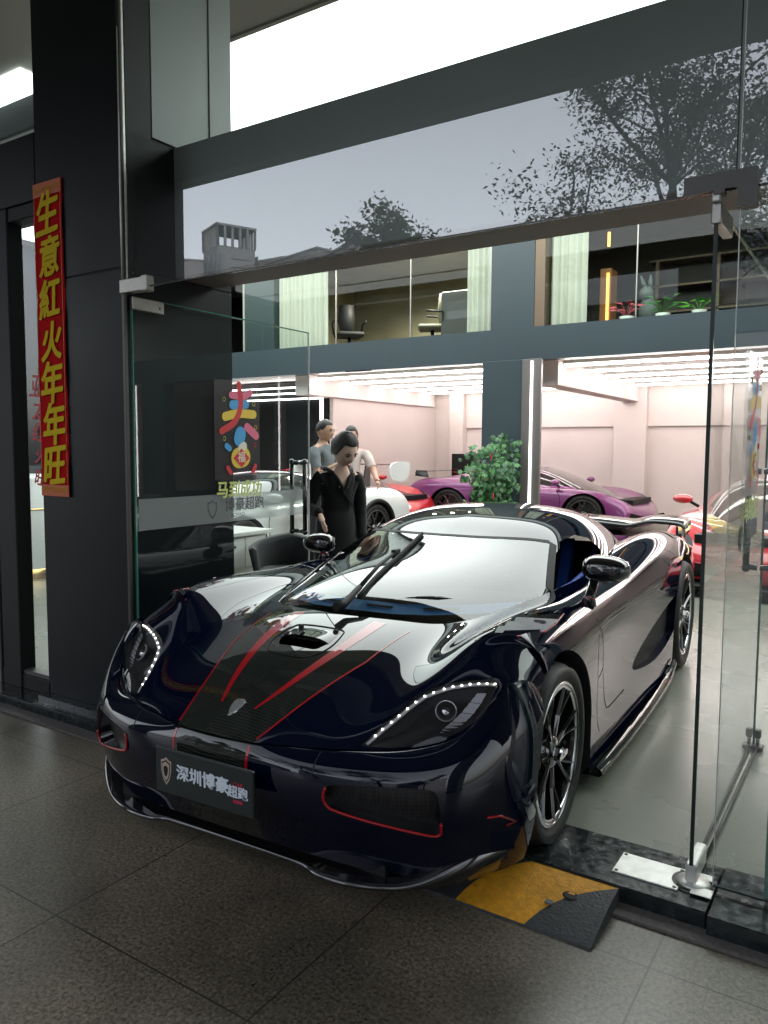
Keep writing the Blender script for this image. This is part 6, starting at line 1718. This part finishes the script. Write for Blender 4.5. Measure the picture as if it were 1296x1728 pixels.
tree('large leafy street tree mirrored on the right of the upper glass', -2.2, -9.6, -.06, 9.0, 2.9, 230, 110, .045, 3, .34)
tree('broad street tree further right, mirrored at the upper right edge', 3.0, -8.6, -.06, 9.5, 3.2, 260, 110, .045, 8, .30)
tree('round street tree beyond the big one, mirrored low in the middle of the glass', *mirpt(795, 400, 30).xy, -.1, 9.6, 3.6, 260, 90, .10, 12, .3)
tree('small street tree mirrored low, left of the round one', *mirpt(690, 425, 42).xy, -.1, 11.4, 4.4, 240, 80, .13, 15, .3)
tree('far street tree mirrored near the roofline left of the small ones', *mirpt(610, 450, 60).xy, -.1, 13.6, 5.2, 220, 70, .18, 22, .3)
tree('street tree on the left verge behind the photographer', -13.5, -12.5, -.06, 5.2, 2.6, 130, 50, .10, 31, .3)
tree('street tree on the right verge far behind the photographer', 10.5, -12.0, -.06, 9.0, 3.6, 150, 50, .12, 37, .25)
# ------------------------------------------------------------------ things inside the showroom
# leafy maple-like plant in front of the pillar
t = thing('potted_plant', 'tall artificial maple plant with red ties in front of the slate pillar', 'plant', (-4.64, 9.95, 0))
rng = random.Random(4); GRN = [pmat('maple_leaf_dark', (.022, .085, .030), .45, noise=.2, nscale=20), pmat('maple_leaf_light', (.06, .19, .05), .45)]
m = MB(); m.lathe([(0, 0), (.16, 0), (.20, .34), (.185, .34), (.17, .30), (0, .30)], WHITED, n=32); m.build('pot', t, False)
m = MB(); tips = []
for k in range(9):
    a = k * 2.4; p = Vector((.04 * math.cos(a), .04 * math.sin(a), .3)); hh = rng.uniform(.75, 1.38); pts = [p]
    for i in range(6):
        p = p + Vector((math.cos(a) * .035 + rng.uniform(-.03, .03), math.sin(a) * .035 + rng.uniform(-.03, .03), hh / 6)); pts.append(p)
    m.tube(pts, [.012, .011, .010, .009, .007, .005, .003], BARK, n=6); tips += pts[1:]
m.build('stem', t, False)
V_, F_, fm = [], [], []
def mleaf(c, n, up, s, mi):
    n = n.normalized(); a = up - n * up.dot(n); a = a.normalized() if a.length > 1e-3 else n.orthogonal(); b = n.cross(a); k = len(V_)
    V_.append(tuple(c)); pr = [(0, 1.0), (.14, .45), (.45, .62), (.32, .22), (.62, .05), (.2, -.12), (0, -.3), (-.2, -.12), (-.62, .05), (-.32, .22), (-.45, .62), (-.14, .45)]
    for x, y in pr: V_.append(tuple(c + (b * x + a * y) * s - n * s * .18 * abs(x)))
    for i in range(12): F_.append((k, k + 1 + i, k + 1 + (i + 1) % 12)); fm.append(mi)
for q in tips:
    for j in range(24):
        o = q + Vector((rng.gauss(0, .078), rng.gauss(0, .085), rng.gauss(0, .06)))
        if o.z < .42: continue
        mleaf(o, Vector((rng.gauss(.3, .6), rng.gauss(-.8, .5), rng.gauss(.5, .4))), Vector((rng.gauss(0, .6), rng.gauss(-.3, .4), rng.gauss(-.3, .6))), rng.uniform(.05, .10), 1 if rng.random() < .45 else 0)
for j in range(90):
    a = rng.uniform(2.4, 4.2); o = Vector((-.15 - rng.random() * .50, -.05 + rng.gauss(0, .06), .52 + rng.gauss(0, .045)))
    mleaf(o, Vector((.2, -.7, .8)), Vector((rng.gauss(0, 1), rng.gauss(0, 1), rng.gauss(0, .4))), rng.uniform(.04, .07), rng.randint(0, 1))
mkobj('foliage', V_, F_, GRN, t, False, fm)
for q in ((-.18, -.14, .75), (-.02, -.20, 1.0), (-.20, -.1, .98), (.10, -.22, .80), (-.12, -.2, .62), (.05, -.20, 1.35), (-.26, -.1, 1.12)):
    m = MB(); m.tube([Vector(q) + Vector((0, 0, .05)), Vector(q), Vector(q) - Vector((.005, 0, .05))], [.008, .012, .006], pmat('red_tie', (.5, .03, .03), .5), n=6); m.build('red_tie', t, False)
# black board behind the purple car
t = thing('display_board', 'low black board standing against the pink wall behind the purple car', 'board', (-7.5, 14.9, 0)); m = MB(); m.box((-7.95, 14.88, 0), (-7.1, 14.94, 1.36), BLACKM, .01); m.build('panel', t); m = MB(); m.box((-7.9, 14.75, 0), (-7.15, 15.05, .03), BLACKM, .004); m.build('foot', t)
# tub chair
t = thing('tub_chair', 'black velvet tub chair with thin gold legs beside the white desk', 'chair', (-4.10, 4.80, 0), rad(-60))
VEL = pmat('chair_velvet', (.008, .008, .009), .8, sheen=.3); GOLD = pmat('brass', (.65, .42, .14), .25, metal=1)
m = MB(); n = 28; V2 = []
for i in range(n + 1):
    a = rad(-115) + rad(230) * i / n; h0 = .72 - .10 * abs(i / n - .5) * 2
    for r, z in ((.23, .43), (.27, h0), (.245, h0 + .02), (.215, h0), (.19, .43)): V2.append((-r * math.cos(a), r * math.sin(a) * 1.08, z))
m.add(V2, [(i * 5 + k, i * 5 + 5 + k, i * 5 + 6 + k, i * 5 + 1 + k) for i in range(n) for k in range(4)] + [(0, 1, 2, 3, 4), tuple(n * 5 + k for k in (4, 3, 2, 1, 0))], VEL, True); m.build('backrest', t, False)
m = MB(); m.lathe([(0, .47), (.18, .47), (.21, .45), (.21, .41), (.19, .39), (0, .39)], VEL, n=32); m.build('seat', t, False)
for sx in (-1, 1):
    for sy in (-1, 1): m = MB(); m.tube([(.14 * sx, .14 * sy, .40), (.19 * sx, .19 * sy, 0)], [.010, .007], GOLD, n=8); m.build('leg', t, False)
m = MB(); m.tube([(-.232 * math.cos(a), .25 * math.sin(a), .60) for a in np.linspace(-1.95, 1.95, 20)], .005, GOLD, n=6); m.build('gold_band', t, False)
# tissue packet and cable port on the desk
t = thing('tissue_packet', 'small pale blue tissue packet lying on the white desk', 'tissue packet', (-5.05, 4.86, .75), rad(20))
m = MB(); m.box((-.12, -.065, 0), (.12, .065, .05), pmat('tissue_blue', (.16, .46, .72), .5), .015); m.build('packet', t, False); m = MB(); m.box((-.05, -.012, .05), (.05, .012, .056), WHITED, .002); m.build('flap', t, False)
m = MB(); m.lathe([(0, .7515), (.03, .7515), (.034, .7505)], BLACKM, n=20, origin=(-5.0, 4.62, 0)); o = m.build('cable_port', None, True, (-5.0, 4.62, .75)); tag(o, 'round black cable port set in the desk top', 'cable port')
# round white counter with gold base, far left
t = thing('round_counter', 'rounded white counter with a gold base at the far left behind the window', 'counter', (-8.45, 5.05, 0))
m = MB(); m.lathe([(.70, .0), (.71, .10), (.70, .11)], GOLD, n=64); m.build('base_ring', t, False)
m = MB(); m.lathe([(.70, .11), (.74, .5), (.72, 1.1), (.70, 1.12), (0, 1.12)], WHITED, n=64); m.build('body', t, False)
m = MB(); m.lathe([(.738, .76), (.742, .765), (.742, .775), (.738, .78)], GOLD, n=64); m.build('gold_line', t, False)
# mezzanine things
def upplant(label, x, kind, y=10.85):
    t = thing('small_plant', label, 'plant', (x, y, 3.2), 0, 'small plants on the mezzanine ledge'); rng = random.Random(int(-x * 100))
    m = MB(); m.lathe([(0, 0), (.07, 0), (.10, .08), (.09, .08), (0, .06)], WHITED, n=24); m.build('pot', t, False)
    c = {'pink': (.55, .10, .12), 'mid': (.04, .16, .03), 'broad': (.08, .30, .03)}[kind]; LM = pmat('leaf_' + kind, c, .45, noise=.25, nscale=12)
    V_ = []; F_ = []; m2 = MB()
    for k in range(11 if kind != 'broad' else 8):
        a = k * 2.4 + rng.random(); r = rng.uniform(.08, .20) * (1.25 if kind == 'broad' else 1); z = rng.uniform(.14, .30) if kind != 'broad' else rng.uniform(.13, .24)
        tip = Vector((math.cos(a) * r, math.sin(a) * r * .7, z)); m2.tube([(0, 0, .06), tuple(tip * .5 + Vector((0, 0, .06))), tuple(tip)], .004, LM, n=5)
        d = Vector((math.cos(a), math.sin(a), .25)).normalized(); w = d.cross(Vector((0, -.5, 1))).normalized(); L_ = rng.uniform(.09, .13) * (1.3 if kind == 'broad' else 1); b = len(V_)
        V_ += [tuple(tip - d * L_ * .3), tuple(tip + w * L_ * .42), tuple(tip + d * L_ + Vector((0, 0, -.02))), tuple(tip - w * L_ * .42), tuple(tip + Vector((0, 0, .015)))]
        F_ += [(b, b + 1, b + 4), (b + 1, b + 2, b + 4), (b + 2, b + 3, b + 4), (b + 3, b, b + 4)]
    m2.build('stem', t, False); mkobj('foliage', V_, F_, LM, t, False)
upplant('small plant with pink-red leaves in a white pot on the mezzanine ledge', -3.10, 'pink'); upplant('small dark green plant in a white pot, middle of the mezzanine ledge', -2.62, 'mid'); upplant('broad-leaved bright green plant in a white pot nearest the right door', -2.16, 'broad')
t = thing('rabbit_ornament', 'pale grey rabbit ornament sitting behind the pink-leaved plant', 'ornament', (-2.92, 11.25, 3.2)); RB = pmat('rabbit_grey', (.10, .12, .115), .6)
m = MB(); m.ellipsoid((0, 0, .20), (.13, .11, .20), RB); m.ellipsoid((-.02, -.03, .44), (.10, .09, .10), RB)
for q in (-1, 1): m.tube([(.03 * q, 0, .50), (.05 * q - .03, 0, .60), (.07 * q - .05, .01, .70)], [.022, .032, .012], RB, n=10)
m.build('figure', t, False)
t = thing('amber_lamp', 'slim amber light strip in a wood frame on the mezzanine', 'lamp', (-3.46, 11.2, 3.0)); m = MB(); m.box((-3.50, 11.18, 3.1), (-3.465, 11.2, 3.98), emat('amber_led', (1.0, .48, .10), .9)); m.build('light_strip', t); m = MB(); m.box((-3.60, 11.2, 3.0), (-3.44, 11.5, 4.05), pmat('warm_wood', (.28, .12, .04), .5), .004); m.build('frame', t)
m = MB(); m.box((-3.50, 11.18, 4.35), (-3.465, 11.2, 4.55), emat('amber_led_top', (1.0, .48, .10), .9)); m.build('light_strip', t)
t = thing('office_cabinet', 'tall grey cabinet or screen back standing in the khaki office', 'cabinet', (-5.95, 11.2, 3.0)); m = MB(); m.box((-6.22, 11.2, 3.0), (-5.55, 11.6, 4.0), pmat('screen_grey', (.055, .055, .055), .5), .02); m.build('panel', t); m = MB(); m.box((-5.60, 11.18, 3.95), (-5.55, 11.25, 4.0), STEEL, .004); m.build('corner_cap', t)
def office_chair(label, x, y, rz, c):
    t = thing('office_chair', label, 'chair', (x, y, 3.0), rz, 'office chairs upstairs'); OC = pmat('chair_' + c, (.15, .14, .09) if c == 'olive' else (.01, .01, .01), .6)
    m = MB(); m.box((-.24, -.24, .42), (.24, .24, .50), OC, .03); m.build('seat', t, False); m = MB(); m.tube([(.22, 0, .50), (.27, 0, .75), (.26, 0, 1.02)], [.10, .16, .13], OC, n=14, flat=1.2); m.build('backrest', t, False)
    m = MB(); m.lathe([(0, .05), (.03, .05), (.03, .42), (0, .42)], BLACKM, n=12)
    for k in range(5): a = k * 1.2566; m.tube([(0, 0, .09), (.28 * math.cos(a), .28 * math.sin(a), .04)], .018, BLACKM, n=6)
    m.build('base', t, False)
    for q in (1, -1): m = MB(); m.tube([(.18, .24 * q, .48), (.16, .28 * q, .68), (-.10, .28 * q, .70)], .018, BLACKM, n=8); m.build('armrest', t, False)
office_chair('olive office chair beside the grey cabinet upstairs', -6.45, 11.35, .5, 'olive'); office_chair('black office chair at the left edge of the khaki office, by the wide curtain', -8.12, 11.3, 2.4, 'black'); office_chair('black office chair right of the grey cabinet upstairs', -5.35, 11.9, 1.2, 'black')
t = thing('emergency_light', 'small twin-headed emergency light on the upstairs office wall', 'emergency light', (-5.85, 12.85, 4.35)); m = MB(); m.box((-6.0, 12.82, 4.25), (-5.7, 12.9, 4.45), pmat('em_body', (.35, .32, .28), .5), .01); m.build('box', t)
for q in (-1, 1): m = MB(); m.ellipsoid((-5.85 + .09 * q, 12.80, 4.50), (.05, .05, .055), pmat('em_lamp', (.5, .47, .4), .3), 12, 8); m.build('lamp_head', t)
k = 0
for x, lb in ((-7.3, 'leftmost'), (-6.75, 'middle'), (-6.2, 'rightmost')):
    t = thing('downlight', lb + ' of the three small round downlights in the upstairs office ceiling', 'downlight', (x, 11.6, 4.85), 0, 'upstairs downlights')
    m = MB(); m.lathe([(0, 4.852), (.045, 4.852)], emat('downlight_lens_%d' % k, (1, .95, .85), 2.5), n=20, origin=(x, 11.6, 0)); m.build('lens', t)
    m = MB(); m.lathe([(.045, 4.850), (.06, 4.848), (.065, 4.86)], STEEL, n=20, origin=(x, 11.6, 0)); m.build('trim', t); k += 1
    ld = bpy.data.lights.new('downlight_lamp', 'SPOT'); ld.energy = 60; ld.color = (1, .93, .80); ld.spot_size = rad(150); ld.spot_blend = .6; ld.shadow_soft_size = .05
    lo_ = bpy.data.objects.new('downlight_lamp', ld); COL.objects.link(lo_); lo_.location = (0, 0, -.02); lo_.parent = t
